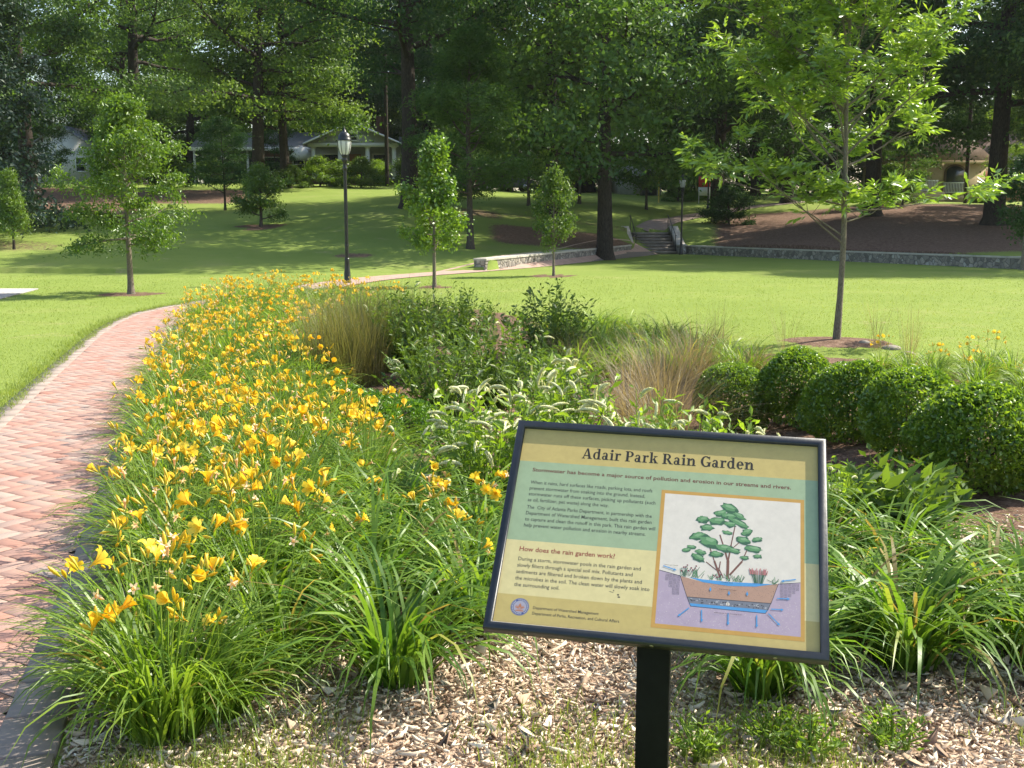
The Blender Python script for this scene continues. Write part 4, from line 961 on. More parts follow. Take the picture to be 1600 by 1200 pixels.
# ------------------------------------------------------------------ interpretive sign
def flat(name, c, rough=.45): 
    t = NT(name); f = t.noise(40, 4, .6, t.obj()); c = np.array(c)*.80
    return t.pbr(t.ramp(f, [(.3, tuple(c*.94)), (.7, tuple(np.minimum(c*1.05,1)))]), rough, 0, None, .4)
def make_sign():
    W, H = .94, .70
    r = Vector((.983,-.185,-.028)).normalized(); u = Vector((.183,.672,.717)); u = (u-r*u.dot(r)).normalized(); n = r.cross(u)
    TLp = Vector((.021, 3.385, 1.079))
    e = empty('information_sign', (0,0,0), 0, 'tilted information sign about the rain garden in a dark frame on a black post', 'sign')
    ctr = TLp+r*W/2-u*H/2
    e.location = (ctr.x, ctr.y+.03, 0)
    Mx = Matrix(((r.x,u.x,n.x,TLp.x-e.location.x),(r.y,u.y,n.y,TLp.y-e.location.y),(r.z,u.z,n.z,TLp.z),(0,0,0,1)))
    def put(o, parent=e):
        o.parent = parent
        if parent is e: o.matrix_local = Mx
        return o
    def P2(x, y): return (x, -y)
    # frame: profile swept round, mitred corners
    fm = MB(); ring = []
    prof = [(0,-.034),(0,-.003),(.003,0),(.019,0),(.0225,-.003),(.0235,-.013),(.0235,-.034)]
    for cx, cy, sx, sy in ((0,0,1,-1),(W,0,-1,-1),(W,-H,-1,1),(0,-H,1,1)): ring.append([(cx+sx*a, cy+sy*a, z) for a, z in prof])
    V = np.array(ring).reshape(-1,3); m = len(prof); F = []
    for k in range(4):
        for j in range(m-1): F.append((k*m+j, k*m+j+1, ((k+1)%4)*m+j+1, ((k+1)%4)*m+j))
        F.append((k*m+m-1, k*m, ((k+1)%4)*m, ((k+1)%4)*m+m-1))
    fm.add(V, F)
    put(fm.build('frame', plain('slate_blue_black_frame', (.017,.021,.028), .42, 0, .2, 30, .1)))
    sc = MB()
    for px in (.12,.47,.80):
        sc.lathe([(.0,.0),(.005,.0),(.006,-.0015),(.006,-.004)], 10)
        V = sc.V[-1]; sc.V[-1] = np.stack([V[:,0]+px, -H-V[:,2]*.6-.0008+0*V[:,0], V[:,1]-.018], -1)
    put(sc.build('screw', plain('steel_screw', (.35,.34,.32), .35, .8)))
    # printed panel with its colour bands
    pm = MB(); x0, x1 = .0238, W-.0238
    bands = [(.0238,.1420,0),(.1420,.4140,1),(.4140,.5870,2),(.5870,H-.0238,0)]
    for a, b, k in bands: pm.add([(x0,-b,-.0135),(x1,-b,-.0135),(x1,-a,-.0135),(x0,-a,-.0135)], [(0,1,2,3)], k)
    pm.box((W/2,-H/2,-.024), (x1-x0-.002, H-.05, .016), 3)
    pan = put(pm.build('panel', [flat('ochre_print',(.58,.45,.16)), flat('sage_print',(.36,.46,.28)), flat('cream_print',(.74,.63,.31)), M['post_black']]))
    def sub(mb, name, mats):
        lay[0] = 4
        o = mb.build(name, mats, pan); return o
    z0 = -.01335; lay = [0]; hold = [False]
    def nz():
        if not hold[0]: lay[0] += 1
        return z0+.000003*lay[0]
    # title: bold serif letters drawn stroke by stroke
    tb = MB()
    def poly(pts, X0, sx): 
        z = nz(); q = [(X0+x*sx, -.1195+y*.0368, z) for x, y in pts]; tb.add(q, np.arange(len(q)))
    def ring_(cx, cy, rx, ry, ix, iy, a0, a1, X0, sx, n=22, shift=0):
        A = np.radians(np.linspace(a0, a1, n)); z = nz()
        o = [(X0+(cx+rx*cos(a))*sx, -.1195+(cy+ry*sin(a))*.0368, z) for a in A]; i = [(X0+(cx+shift+ix*cos(a))*sx, -.1195+(cy+iy*sin(a))*.0368, z) for a in A]
        k = np.arange(n-1); tb.add(o+i, np.stack([k, k+1, k+1+n, k+n], -1))
    def R_(a,b,c,d): return [(a,b),(c,b),(c,d),(a,d)]
    G = {
     'A': (1.0, [[(.07,0),(.17,0),(.50,.92),(.44,1.0),(.42,1.0)], [(.66,0),(.90,0),(.58,1.02),(.42,1.02)], R_(.22,.27,.70,.36), R_(0,0,.32,.075), R_(.56,0,1.0,.075)], []),
     'd': (.80, [R_(.46,0,.66,1.05), R_(.46,0,.78,.075), R_(.34,.975,.66,1.05)], [(.34,.355,.33,.375,.14,.295,0,360)]),
     'a': (.70, [R_(.36,.05,.55,.50), R_(.40,0,.68,.075)], [(.30,.47,.25,.25,.08,.17,0,165),(.25,.20,.23,.215,.07,.135,0,360)]),
     'i': (.42, [R_(.10,0,.30,.70), R_(0,0,.40,.075), R_(0,.63,.30,.70)], [(.20,.92,.125,.125,.001,.001,0,360)]),
     'r': (.60, [R_(.10,0,.30,.70), R_(0,0,.44,.075), R_(0,.63,.30,.70)], [(.46,.44,.24,.27,.16,.17,80,180),(.50,.62,.095,.10,.001,.001,0,360)]),
     'P': (.82, [R_(.10,0,.32,1.0), R_(0,0,.46,.075), R_(0,.925,.40,1.0), R_(.32,.43,.42,.51)], [(.40,.715,.38,.285,.17,.205,-90,90)]),
     'R': (.98, [R_(.10,0,.32,1.0), R_(0,0,.44,.075), R_(0,.925,.40,1.0), R_(.32,.45,.42,.53), [(.38,.47),(.58,.49),(.93,0),(.69,0)], R_(.69,0,.99,.075)], [(.40,.725,.36,.275,.16,.195,-90,90)]),
     'k': (.84, [R_(.10,0,.30,1.05), R_(0,0,.40,.075), R_(0,.975,.30,1.05), [(.28,.30),(.38,.30),(.66,.66),(.54,.66)], [(.36,.40),(.49,.50),(.78,0),(.54,0)], R_(.42,.625,.76,.70), R_(.46,0,.84,.075)], []),
     'n': (.88, [R_(.10,0,.30,.70), R_(0,0,.40,.075), R_(0,.63,.30,.70), R_(.56,0,.76,.46), R_(.46,0,.86,.075)], [(.51,.44,.25,.27,.06,.17,0,165)]),
     'G': (1.0, [R_(.70,.04,.91,.44), R_(.56,.37,.98,.445), R_(.80,.70,.87,1.0)], [(.50,.5,.48,.52,.25,.43,42,322)]),
     'e': (.70, [R_(.14,.335,.64,.425)], [(.35,.355,.33,.375,.13,.30,0,318)])}
    text = 'Adair Park Rain Garden'; gap = .055; tot = sum((G[c][0]+gap) if c != ' ' else .36 for c in text); sx = (.7335-.2131)/tot; X = .2131
    for c in text:
        if c == ' ': X += .36*sx; continue
        wd, polys, rings = G[c]
        for p in polys: poly(p, X, sx)
        for q in rings: ring_(*q, X, sx)
        X += (wd+gap)*sx
    sub(tb, 'title_lettering', flat('black_print', (.02,.018,.016), .5))
    # plain lettering from Blender's built-in font
    def textmesh(lines, bold=0.0):
        out = MB(); cu = bpy.data.curves.new('lettering', 'FONT'); cu.resolution_u = 2; to = bpy.data.objects.new('lettering', cu); COL.objects.link(to)
        for (s_, x, y, cap, width, bd) in lines:
            cu.body = s_; cu.size = 1.0; cu.offset = bd
            dg = bpy.context.evaluated_depsgraph_get(); dg.update(); me = bpy.data.meshes.new_from_object(to.evaluated_get(dg))
            v = np.empty(len(me.vertices)*3); me.vertices.foreach_get('co', v); v = v.reshape(-1,3)
            if not len(v): continue
            x0_, x1_ = v[:,0].min(), v[:,0].max(); sx_ = width/(x1_-x0_); sy_ = cap/.70; z = nz()
            q = np.stack([x+(v[:,0]-x0_)*sx_, -y+v[:,1]*sy_, np.full(len(v), z)], -1)
            for k in (3,4):
                ps = [tuple(p.vertices) for p in me.polygons if len(p.vertices) == k]
                if ps: out.V.append(q); out.T.append(np.full(len(q), .5)); out.F.append(np.array(ps)+out.n); out.M.append(np.zeros(len(ps), int)); out.n += len(q)
            for p in me.polygons:
                if len(p.vertices) > 4: out.add(q[list(p.vertices)], np.arange(len(p.vertices)))
            bpy.data.meshes.remove(me)
        bpy.data.objects.remove(to); bpy.data.curves.remove(cu); return out
    sub(textmesh([('Stormwater has become a major source of pollution and erosion in our streams and rivers.', .0675, .1775, .0128, .772, .018)]), 'heading_lettering', flat('maroon_print', (.17,.055,.035), .5))
    L = lambda s_, x, y, w_, cap=.0118: (s_, x, y, cap, w_, .004)
    d = .0203
    p1 = [('When it rains, hard surfaces like roads, parking lots, and roofs', .369), ('prevent stormwater from soaking into the ground. Instead,', .349), ('stormwater runs off these surfaces, picking up pollutants (such', .381), ('as oil, fertilizer, pet waste) along the way.', .244)]
    p2 = [('The  City of Atlanta Parks Department, in partnership with the', .373), ('Department of Watershed Management, built this rain garden', .374), ('to capture and clean the runoff in this park. This rain garden will', .386), ('help prevent water pollution and erosion in nearby streams.', .360)]
    p3 = [('During a storm, stormwater pools in the rain garden and', .3555), ('slowly filters through a special soil mix. Pollutants and', .334), ('sediments are filtered and broken down by the plants and', .362), ('the microbes in the soil. The clean water will slowly soak into', .385), ('the surrounding soil.', .131)]
    ln = [L(t, .0677, .2215+i*d, w_) for i, (t, w_) in enumerate(p1)]+[L(t, .0683, .3075+i*d, w_) for i, (t, w_) in enumerate(p2)]+[L(t, .0675, .4795+i*.0204, w_) for i, (t, w_) in enumerate(p3)]
    ln += [L('Department of Watershed Management', .1316, .6262, .186, .0088), L('Department of Parks, Recreation, and Cultural Affairs', .1314, .6432, .2455, .0088)]
    dg_ = flat('dark_grey_print', (.045,.045,.042), .5)
    sub(textmesh(ln[:8]), 'body_lettering', dg_); sub(textmesh(ln[8:13]), 'answer_lettering', dg_); sub(textmesh(ln[13:]), 'credit_lettering', dg_)
    sub(textmesh([('How does the rain garden work?', .0665, .4487, .0150, .280, .016)]), 'question_lettering', flat('red_print', (.33,.075,.05), .5))
    # round city emblem
    eb = MB(); cx, cy = .0938, .6235
    def disc(r0, r1, mat, a0=0, a1=360, mb=eb, n=40, c=(cx,cy)):
        A = np.radians(np.linspace(a0, a1, n)); z = nz(); k = np.arange(n-1)
        mb.add([(c[0]+r1*cos(a), -c[1]+r1*sin(a), z) for a in A]+[(c[0]+r0*cos(a), -c[1]+r0*sin(a), z) for a in A], np.stack([k,k+1,k+1+n,k+n],-1), mat)
    disc(0,.0265,0); disc(0,.0255,1); disc(0,.0250,0); disc(0,.0178,1); disc(0,.0170,3)
    for k in range(26):
        if k % 13 in (12,): continue
        a = 105-k*360/26; disc(.0198,.0230,1,a-3.6,a+3.6,n=4)
    def pl(mb, pts, mat): z = nz(); q = [(x,-y,z) for x, y in pts]; mb.add(q, np.arange(len(q))[::-1].copy(), mat)
    for sx_ in (-1,1):                               # spread wings, body and flames
        for k, (a, l) in enumerate([(20,.015),(40,.0155),(60,.014)]):
            aa = rad(a); pl(eb, [(cx+sx_*.002,cy+.003),(cx+sx_*(l*cos(aa)),cy-l*sin(aa)+.004),(cx+sx_*(l*cos(aa)-.001),cy-l*sin(aa)+.0075),(cx+sx_*.002,cy+.007)][::sx_], 2)
    pl(eb, [(cx-.003,cy+.002),(cx+.003,cy+.002),(cx+.0042,cy-.004),(cx+.001,cy-.011),(cx-.002,cy-.009),(cx-.0042,cy-.004)], 2)
    for k in range(7):
        x = cx-.010+k*.0033; pl(eb, [(x-.002,cy+.0135),(x+.002,cy+.0135),(x+.0004,cy+.004+abs(k-3)*.001)], 2)
    sub(eb, 'emblem', [flat('emblem_blue',(.075,.10,.26)), flat('emblem_white',(.62,.60,.58)), flat('emblem_orange',(.50,.20,.10)), flat('emblem_pale',(.40,.38,.46))])
    # framed diagram of the rain garden
    dm = MB(); rng = np.random.default_rng(9); B = (.4640,.2100,.8768,.6478); I = (.4752,.2212,.8660,.6350)
    def rc(a,b,c,d_,m_): pl(dm, [(a,b),(c,b),(c,d_),(a,d_)], m_)
    def line(p, q, wd, m_):
        p, q = np.array(p), np.array(q); t = unit(q-p); nn = np.array([-t[1],t[0]])*wd/2; pl(dm, [p+nn, q+nn, q-nn, p-nn], m_)
    def blob(cx, cy, rx, ry, m_, ro=0, n=14, rag=.18):
        A = np.linspace(0, 2*pi, n, endpoint=False); k = 1+rng.normal(0, rag, n); x = rx*np.cos(A)*k; y = ry*np.sin(A)*k
        pl(dm, list(zip(cx+x*cos(ro)-y*sin(ro), cy+x*sin(ro)+y*cos(ro))), m_)
    def arrow(p, q, m_=5, wd=.0030, hd=.0085):
        p, q = np.array(p), np.array(q); t = unit(q-p); nn = np.array([-t[1],t[0]]); b = q-t*hd; line(p, b, wd, m_); pl(dm, [b+nn*hd*.45, q, b-nn*hd*.45], m_)
    rc(*B, 0); rc(*I, 1)
    gl = [(I[0],.4723),(.535,.4850),(.5683,.574),(.7731,.575),(.8061,.4845),(I[2],.4750)]
    # ground in speckled lilac, paler above
    pl(dm, [(I[0],.4723),(.535,.4850),(.600,.52),(.75,.52),(.8061,.4845),(I[2],.4750),(I[2],I[3]),(I[0],I[3])], 2)
    hold[0] = True; lay[0] += 1
    for k in range(900):
        x = rng.uniform(I[0]+.003,I[2]-.003); y = .487+(I[3]-.49)*math.sqrt(rng.random()); s_ = rng.uniform(.0006,.0015)
        rc(x, y, x+s_, y+s_, 13 if rng.random() < .6*(y-.48)/.12 else 1)
    hold[0] = False
    pl(dm, [(.535,.4850),(.60,.499),(.67,.5035),(.74,.499),(.8061,.4845),(.7870,.5450),(.5575,.5475)], 3)
    hold[0] = True; lay[0] += 1
    for k in range(420):
        x = rng.uniform(.545,.80); y = rng.uniform(.500,.544); f = (y-.485)/.062
        if x < .537+.022*f or x > .805-.019*f: continue
        rc(x, y, x+.0008, y+.0008, 7)
    hold[0] = False
    pl(dm, [(.5575,.5475),(.7870,.5450),(.7800,.5660),(.5640,.5660)], 4)
    for k in range(60):
        x = rng.uniform(.566,.776); blob(x, rng.uniform(.551,.563), rng.uniform(.0015,.003), rng.uniform(.0012,.0022), 7 if rng.random() < .6 else 14, 0, 7)
    pl(dm, [(.5640,.5660),(.7800,.5660),(.7725,.5758),(.5690,.5742)], 5)
    blob(.6702,.5585,.0052,.0052,1,0,14,.02); line((.6702,.5535),(.6702,.5640),.0012,7)
    pl(dm, [(.560,.4870),(.60,.4905),(.67,.4915),(.74,.4885),(.790,.4870),(.745,.4985),(.67,.5035),(.60,.4990)], 5)
    for a, b in zip([(.535,.485),(.5575,.5475),(.5690,.5745),(.7725,.5762),(.7870,.545)], [(.5575,.5475),(.5690,.5745),(.7725,.5762),(.7870,.545),(.8061,.4845)]): line(a, b, .0013, 7)
    line((.5575,.5475),(.787,.545), .0012, 7); line((I[0],.4723),(.535,.4850),.0013,7); line((.8061,.4845),(I[2],.4750),.0013,7)
    # basket weave hatch of the surrounding soil
    hold[0] = True; lay[0] += 1
    for (x0_, y0_, nx, ny, sg) in ((.494,.482,4,6,1),(.862,.480,5,5,-1)):
        for i in range(nx):
            for j in range(ny):
                if sg > 0 and j > i*1.9+1.2 or sg < 0 and j > i*1.2+1.5: continue
                bx = x0_+sg*i*.0105; by = y0_+j*.0105
                for q in range(3):
                    if (i+j) % 2: line((bx, by+.0015+q*.0035), (bx+sg*.0095, by+.0015+q*.0035), .0008, 7)
                    else: line((bx+sg*(.0015+q*.0035), by), (bx+sg*(.0015+q*.0035), by+.0095), .0008, 7)
    hold[0] = False
    # the drawn tree: trunks, then foliage pads with darker undersides
    for q in [((.6665,.482),(.6660,.425),.008),((.6660,.43),(.655,.39),.005),((.655,.39),(.640,.345),.0035),((.666,.43),(.673,.375),.0045),((.673,.375),(.682,.315),.003),((.673,.39),(.705,.355),.0025),
              ((.646,.480),(.628,.43),.0055),((.628,.43),(.612,.385),.003),((.640,.462),(.605,.435),.0028),((.641,.465),(.645,.43),.003),((.672,.470),(.705,.425),.0055),((.705,.425),(.722,.375),.003),((.655,.48),(.64,.45),.003)]: line(q[0], q[1], q[2], 8)
    pads = [(.664,.257,.026,.014,.3),(.640,.275,.020,.011,-.2),(.690,.279,.022,.010,.4),(.664,.283,.022,.010,0),(.692,.303,.034,.010,.45),(.590,.300,.017,.012,-.2),(.632,.302,.023,.013,-.1),(.668,.309,.018,.009,.1),(.604,.326,.019,.011,0),
            (.661,.337,.015,.006,.1),(.716,.331,.016,.012,-.5),(.578,.356,.022,.013,-.4),(.611,.371,.026,.018,.2),(.706,.358,.020,.012,.1),(.745,.352,.016,.008,-.3),(.655,.388,.024,.012,.1),(.680,.393,.020,.009,.2),(.735,.383,.024,.011,.1),
            (.562,.392,.013,.006,0),(.548,.403,.013,.007,-.3),(.588,.406,.016,.009,.2),(.632,.409,.018,.010,.1),(.583,.424,.020,.010,.4),(.712,.413,.012,.006,.1),(.748,.405,.012,.006,-.1)]
    for x, y, a, b, ro in pads:
        blob(x, y, a*1.04, b*1.05, 10, ro, 16, .14); blob(x-.001, y-b*.2, a*.9, b*.72, 9, ro, 14, .14); blob(x+a*.1, y-b*.4, a*.55, b*.32, 12, ro, 10, .2)
    for x, y in [(.545,.475),(.572,.470),(.585,.478),(.62,.483),(.645,.484),(.67,.484),(.69,.484),(.705,.484),(.795,.480)]:
        for k in range(7): line((x+rng.normal(0,.004), .489-abs(x-.67)*.02), (x+rng.normal(0,.010), y-rng.uniform(.004,.018)), .0013, 9 if rng.random() < .6 else 10)
    for k in range(26):
        x = rng.uniform(.728,.775); line((.752+(x-.752)*.5,.488),(x,rng.uniform(.445,.462)),.0012,10); line((x,.462),(x+(x-.752)*.12,.447+rng.uniform(-.006,.004)),.0020,11)
    for k in range(9):
        x = .538+k*.005+rng.normal(0,.001); y = rng.uniform(.450,.470); line((.552+(x-.555)*.4,.483),(x,y),.0009,10); blob(x,y,.0026,.0024,15,0,8)
    for k in range(6): blob(.628+k*.004, .475+rng.normal(0,.003), .002,.002,15,0,8)
    for a, b in [((.486,.4585),(.5245,.4695)),((.8535,.4665),(.8125,.4760)),((.6205,.5130),(.6215,.5260)),((.6720,.5200),(.6725,.5330)),((.7215,.5165),(.7220,.5300)),((.565,.5805),(.5355,.6085)),((.5995,.583),(.6020,.6195)),((.6720,.585),(.6730,.6215)),((.7490,.584),(.7500,.6205)),
                 ((.780,.576),(.8120,.6085)),((.7870,.562),(.8220,.5610)),((.8030,.5290),(.8390,.5270))]: arrow(a, b)
    sub(dm, 'diagram', [flat('orange_border_print',(.58,.33,.08)), flat('ivory_print',(.76,.69,.60)), flat('lilac_print',(.47,.37,.46)), flat('soil_pink_print',(.48,.29,.21)), flat('gravel_print',(.20,.21,.25)), flat('water_print',(.09,.33,.66)), flat('spare_print',(.3,.3,.3)),
         flat('ink_print',(.06,.055,.06)), flat('stem_print',(.20,.09,.065)), flat('leaf_print',(.13,.30,.13)), flat('leaf_shadow_print',(.05,.14,.075)), flat('rose_print',(.55,.20,.20)), flat('leaf_light_print',(.24,.42,.22)), flat('mauve_print',(.38,.27,.42)), flat('pebble_print',(.42,.42,.44)), flat('wine_print',(.22,.045,.07))])
    lay[0] = 420
    sub(textmesh([('Stormwater Runoff', .489, .4560, .0030, .038, .0), ('Ponding Area', .651, .4955, .0034, .030, .0), ('Engineered Soil Layer', .645, .5170, .0034, .048, .0), ('Infiltration into Existing Soil', .634, .5885, .0032, .074, .0)]), 'diagram_lettering', flat('diagram_ink', (.05,.045,.05)))
    # scuffs in the print
    sm = MB(); k0 = [(.345,.553,.012,.0010,.2),(.352,.548,.005,.002,1.2),(.366,.560,.007,.0022,.4),(.368,.567,.006,.002,-.2)]
    for x, y, a, b, ro in k0:
        A = np.linspace(0,2*pi,12,endpoint=False); q = 1+rng.normal(0,.3,12); z = nz(); xx = a/2*np.cos(A)*q; yy = b*np.sin(A)*q
        sm.add(np.stack([x+xx*cos(ro)-yy*sin(ro), -(y+xx*sin(ro)+yy*cos(ro)), np.full(12,z)],-1), np.arange(12))
    sub(sm, 'scuff_mark', flat('scuffed_ink', (.10,.085,.06)))
    # post with bracket under the panel
    bb = MB(); hx = .047
    top = Mx @ Vector((W/2, -H*.80, -.045)); zt = top.z-.055
    pm2 = MB(); pm2.box((0,0,zt/2-.1), (.093,.093,zt+.2))
    # chamfered top is hidden under the panel; narrow face grooves
    po = pm2.build('post', M['post_black'], e, loc=(top.x, top.y, 0)); po.rotation_euler = (0,0,math.atan2(r.y,r.x))
    bv = po.modifiers.new('bevel','BEVEL'); bv.width = .004; bv.segments = 2
    br = MB(); br.box((W/2,-H*.62,-.0375), (.30,.36,.006)); put(br.build('bracket', M['black_metal']))
make_sign()

# ------------------------------------------------------------------ lamp posts
def lamp_proto():
    base = MB(); base.lathe([(.0,0),(.125,0),(.125,.05),(.105,.07),(.10,.30),(.088,.36),(.075,.62),(.078,.66),(.066,.70),(.0,.70)], 20)
    pole = MB(); pole.lathe([(.060,.68),(.058,1.6),(.054,3.05),(.054,3.10)], 18); pole.lathe([(.066,1.02),(.066,1.06),(.058,1.08)],18)
    coll = MB(); coll.lathe([(.054,3.08),(.075,3.10),(.078,3.15),(.058,3.18),(.058,3.30),(.09,3.33),(.095,3.38),(.07,3.42),(.10,3.46),(.12,3.50),(.0,3.50)], 20)
    coll.box((.075,0,3.24),(.09,.05,.04))
    glass = MB(); glass.lathe([(.115,3.50),(.155,3.56),(.195,3.70),(.205,3.82),(.200,3.88)], 24)
    ribs = MB()
    for k in range(8):
        a = k*pi/4; ribs.tube([(q*cos(a),q*sin(a),z) for q, z in ((.12,3.50),(.162,3.56),(.202,3.70),(.212,3.82),(.206,3.89))], .009, 5)
    cap = MB(); cap.lathe([(.225,3.87),(.228,3.91),(.205,3.93),(.198,3.98),(.165,4.05),(.10,4.10),(.06,4.12),(.055,4.15),(.032,4.17),(.028,4.21),(.012,4.24),(.0,4.27)], 24)
    cap.lathe([(.0,3.88),(.225,3.87)], 24)
    t = NT('frosted_lamp_glass'); gm = t.pbr(col(.55,.56,.54), .25, 0, None, .5)
    bm = M['black_metal']
    return [('base', base.mesh('base',[bm],True)), ('pole', pole.mesh('pole',[bm],True)), ('collar', coll.mesh('collar',[bm])), ('lantern_glass', glass.mesh('lantern_glass',[gm],True)), ('lantern_ribs', ribs.mesh('lantern_ribs',[bm],True)), ('lantern_cap', cap.mesh('lantern_cap',[bm],True))]
LAMP = lamp_proto()
def lamp(px, d, label, sc=1.0):
    e = empty('street_lamp', tuple(pz(px, d)), .4, label, 'street lamp', 'black park lamps'); e.scale = (sc*.88,sc*.88,sc)
    for nm, me in LAMP: inst(me, nm, e)
lamp(543, 30.0, 'black park lamp standing at the far end of the yellow flower bed', .99)
lamp(1064, 55.6, 'black park lamp at the foot of the stone stairs', .96)
lamp(1106, 76, 'farthest black park lamp, beside the upper walk', .98)

# ------------------------------------------------------------------ stone walls and stairs
def stone_mat():
    t = NT('rubble_stone'); o = t.obj(); v = t.n('ShaderNodeTexVoronoi'); v.inputs['Scale'].default_value = 5.5; t.t.links.new(o, v.inputs['Vector'])
    e = t.n('ShaderNodeTexVoronoi'); e.feature = 'DISTANCE_TO_EDGE'; e.inputs['Scale'].default_value = 5.5; t.t.links.new(o, e.inputs['Vector'])
    sp = t.n('ShaderNodeSeparateColor'); t.t.links.new(v.outputs['Color'], sp.inputs[0])
    c = t.ramp(sp.outputs[0], [(0,(.18,.165,.15)),(.4,(.31,.285,.255)),(.75,(.41,.365,.31)),(1,(.50,.48,.45))])
    c = t.mix(t.ramp(t.noise(14,5,.7,o),[(.4,(0,0,0)),(.75,(.5,.5,.5))]), c, col(.12,.11,.10))
    c = t.mix(t.ramp(e.outputs['Distance'],[(.02,(1,1,1)),(.07,(0,0,0))]), c, col(.17,.16,.15))
    return t.pbr(c, .9, 0, t.bump(t.ramp(e.outputs['Distance'],[(.0,(0,0,0)),(.15,(1,1,1))]), .8, .04), .2)
M['stone'] = stone_mat(); M['cap'] = plain('pale_wall_cap', (.46,.43,.38), .9, 0, .2, 3, .3)
def wall(name, label, P, zb, zt, th=.4, capt=.07):
    P = np.array(P, float); n = len(P); T = np.gradient(P, axis=0); T /= np.linalg.norm(T,axis=1)[:,None]; N = np.stack([-T[:,1],T[:,0]],-1)
    zb = np.array(zb); zt = np.array(zt); b, c = MB(), MB()
    def sec(mb, w0, w1, za, zc):
        V = np.concatenate([np.c_[P+N*w0, za], np.c_[P+N*w0, zc], np.c_[P+N*w1, zc], np.c_[P+N*w1, za]]); i = np.arange(n-1)
        for k in range(4): mb.add(V, np.stack([i+k*n, i+1+k*n, i+1+((k+1)%4)*n, i+((k+1)%4)*n],-1))
        mb.add(V, [(0,n,2*n,3*n)]); mb.add(V, [(n-1,4*n-1,3*n-1,2*n-1)])
    sec(b, 0, th, zb-.3, zt-capt); sec(c, -.03, th+.03, zt-capt+.003, zt)
    e = empty(name, (0,0,0), 0, label, 'wall'); b.build('stonework', M['stone'], e); c.build('capping', M['cap'], e)
lx = np.linspace(-.9, 5.75, 14); ly = d0(lx)-.02
wall('stone_wall', 'low pale stone wall beside the brick path, left of the stairs', np.c_[lx, ly], 0*lx, .45+.021*lx, .45)
rx = np.linspace(8.75, 18.3, 16); rx = np.concatenate([rx, [19.8,21.5,23.3]]); ry = d0(rx)-.02
wall('stone_wall', 'long grey stone retaining wall below the mulched bank on the right', np.c_[rx, ry], 0*rx, 0*rx+.45, .45)
def stairs():
    e = empty('stone_stairs', (7.4,56.4,0), 0, 'stone stairs with dark treads leading up the bank to the upper walk', 'stairs')
    st = MB(); nst = 7
    for k in range(nst):
        y0 = k*.42; z1 = (k+1)*.155; st.box((0, y0+ (3.2-y0)/2, z1-.06), (2.2, 3.2-y0, .12)); st.box((0,y0+.03+(3.2-y0)/2, z1/2-.09), (2.2,3.2-y0-.06, z1-.06-.004))
    st.build('steps', plain('worn_stone_step', (.23,.195,.165), .9, 0, .25, 3), e)
    for sx in (-1,1):
        m = MB(); m.prism([(-.25,-.3),(3.4,-.3),(3.4,1.35),(3.0,1.35),(.35,.46),(-.25,.42)], sx*1.12-.2+(.2 if sx>0 else -.2), sx*1.12+.2+(.2 if sx>0 else -.2), 'x'); m.build('side_wall', M['stone'], e)
        c = MB(); q = [(-.28,.425),(.36,.465),(3.0,1.355),(3.42,1.355),(3.42,1.42),(2.98,1.42),(.34,.53),(-.28,.49)]; xx = sx*1.32; c.prism(q, xx-.23, xx+.23, 'x'); c.build('side_capping', M['cap'], e)
        h = MB(); X = sx*1.02
        h.tube([(X,-.1,.95),(X,.2,1.02),(X,2.9,1.98),(X,3.3,2.0)], .022, 6)
        for y, z0, z1 in ((.1,.0,1.0),(1.5,.5,1.48),(2.95,1.05,1.98)): h.tube([(X,y,z0),(X,y,z1)], .02, 6)
        h.build('handrail', M['black_metal'], e)
stairs()

# ------------------------------------------------------------------ houses
M['glass'] = plain('dark_window_glass', (.025,.03,.035), .08, 0, .2, 3)
M['white'] = plain('white_trim_paint', (.74,.73,.70), .6, 0, .06, 3)
M['grey_siding'] = plain('grey_siding', (.36,.365,.37), .8, 0, .12, 2)
M['shingle'] = plain('grey_shingle', (.17,.17,.175), .9, 0, .25, 5, .3)
M['shingle_brown'] = plain('brown_shingle', (.20,.135,.105), .9, 0, .25, 5, .3)
M['brick_wall'] = plain('dark_red_brick', (.16,.07,.05), .9, 0, .3, 6, .3)
M['tan'] = plain('tan_stucco', (.46,.35,.22), .9, 0, .10, 2)
M['door'] = plain('wood_door', (.30,.12,.05), .6, 0, .2, 4)
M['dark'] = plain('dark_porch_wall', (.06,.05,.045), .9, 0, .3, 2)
def house_at(px, Y, name, label, rz=0):
    p = pz(px, Y); return empty(name, (p.x,p.y,p.z-.05), rz, label, 'house')
def roof_gable(w, d, h, z, ov=.4, th=.14, along='y'):
    m = MB(); a = w/2+ov; sl = h*(a/(w/2))
    for s_ in (-1,1):
        q = [(0,z+h),(s_*a,z+h-sl),(s_*a,z+h-sl+th),(0,z+h+th)]
        if s_ > 0: q = q[::-1]
        m.prism(q, -ov, d+ov, 'y')
    if along == 'x':
        for k in range(len(m.V)): m.V[k] = np.stack([m.V[k][:,1], m.V[k][:,0], m.V[k][:,2]], -1)
    return m
def gable_wall(w, d, hw, h, y0=0):
    m = MB(); m.prism([(-w/2,0),(w/2,0),(w/2,hw),(0,hw+h-.03),(-w/2,hw)], y0, y0+d, 'y'); return m
def window(e, x, y, z, w_, h, nrm=-1, rail=True):
    f = MB()
    for cx, cz, sw, sh in ((0,h/2,w_+.16,.08),(0,-h/2,w_+.2,.1),(-w_/2,0,.09,h),(w_/2,0,.09,h),(0,0,w_,.05)): f.box((cx, nrm*.03, cz),(sw,.09,sh))
    fo = f.build('window', M['white'], e, loc=(x,y,z)); p = MB(); p.box((0,0,0),(w_,.03,h)); p.build('pane', M['glass'], fo)
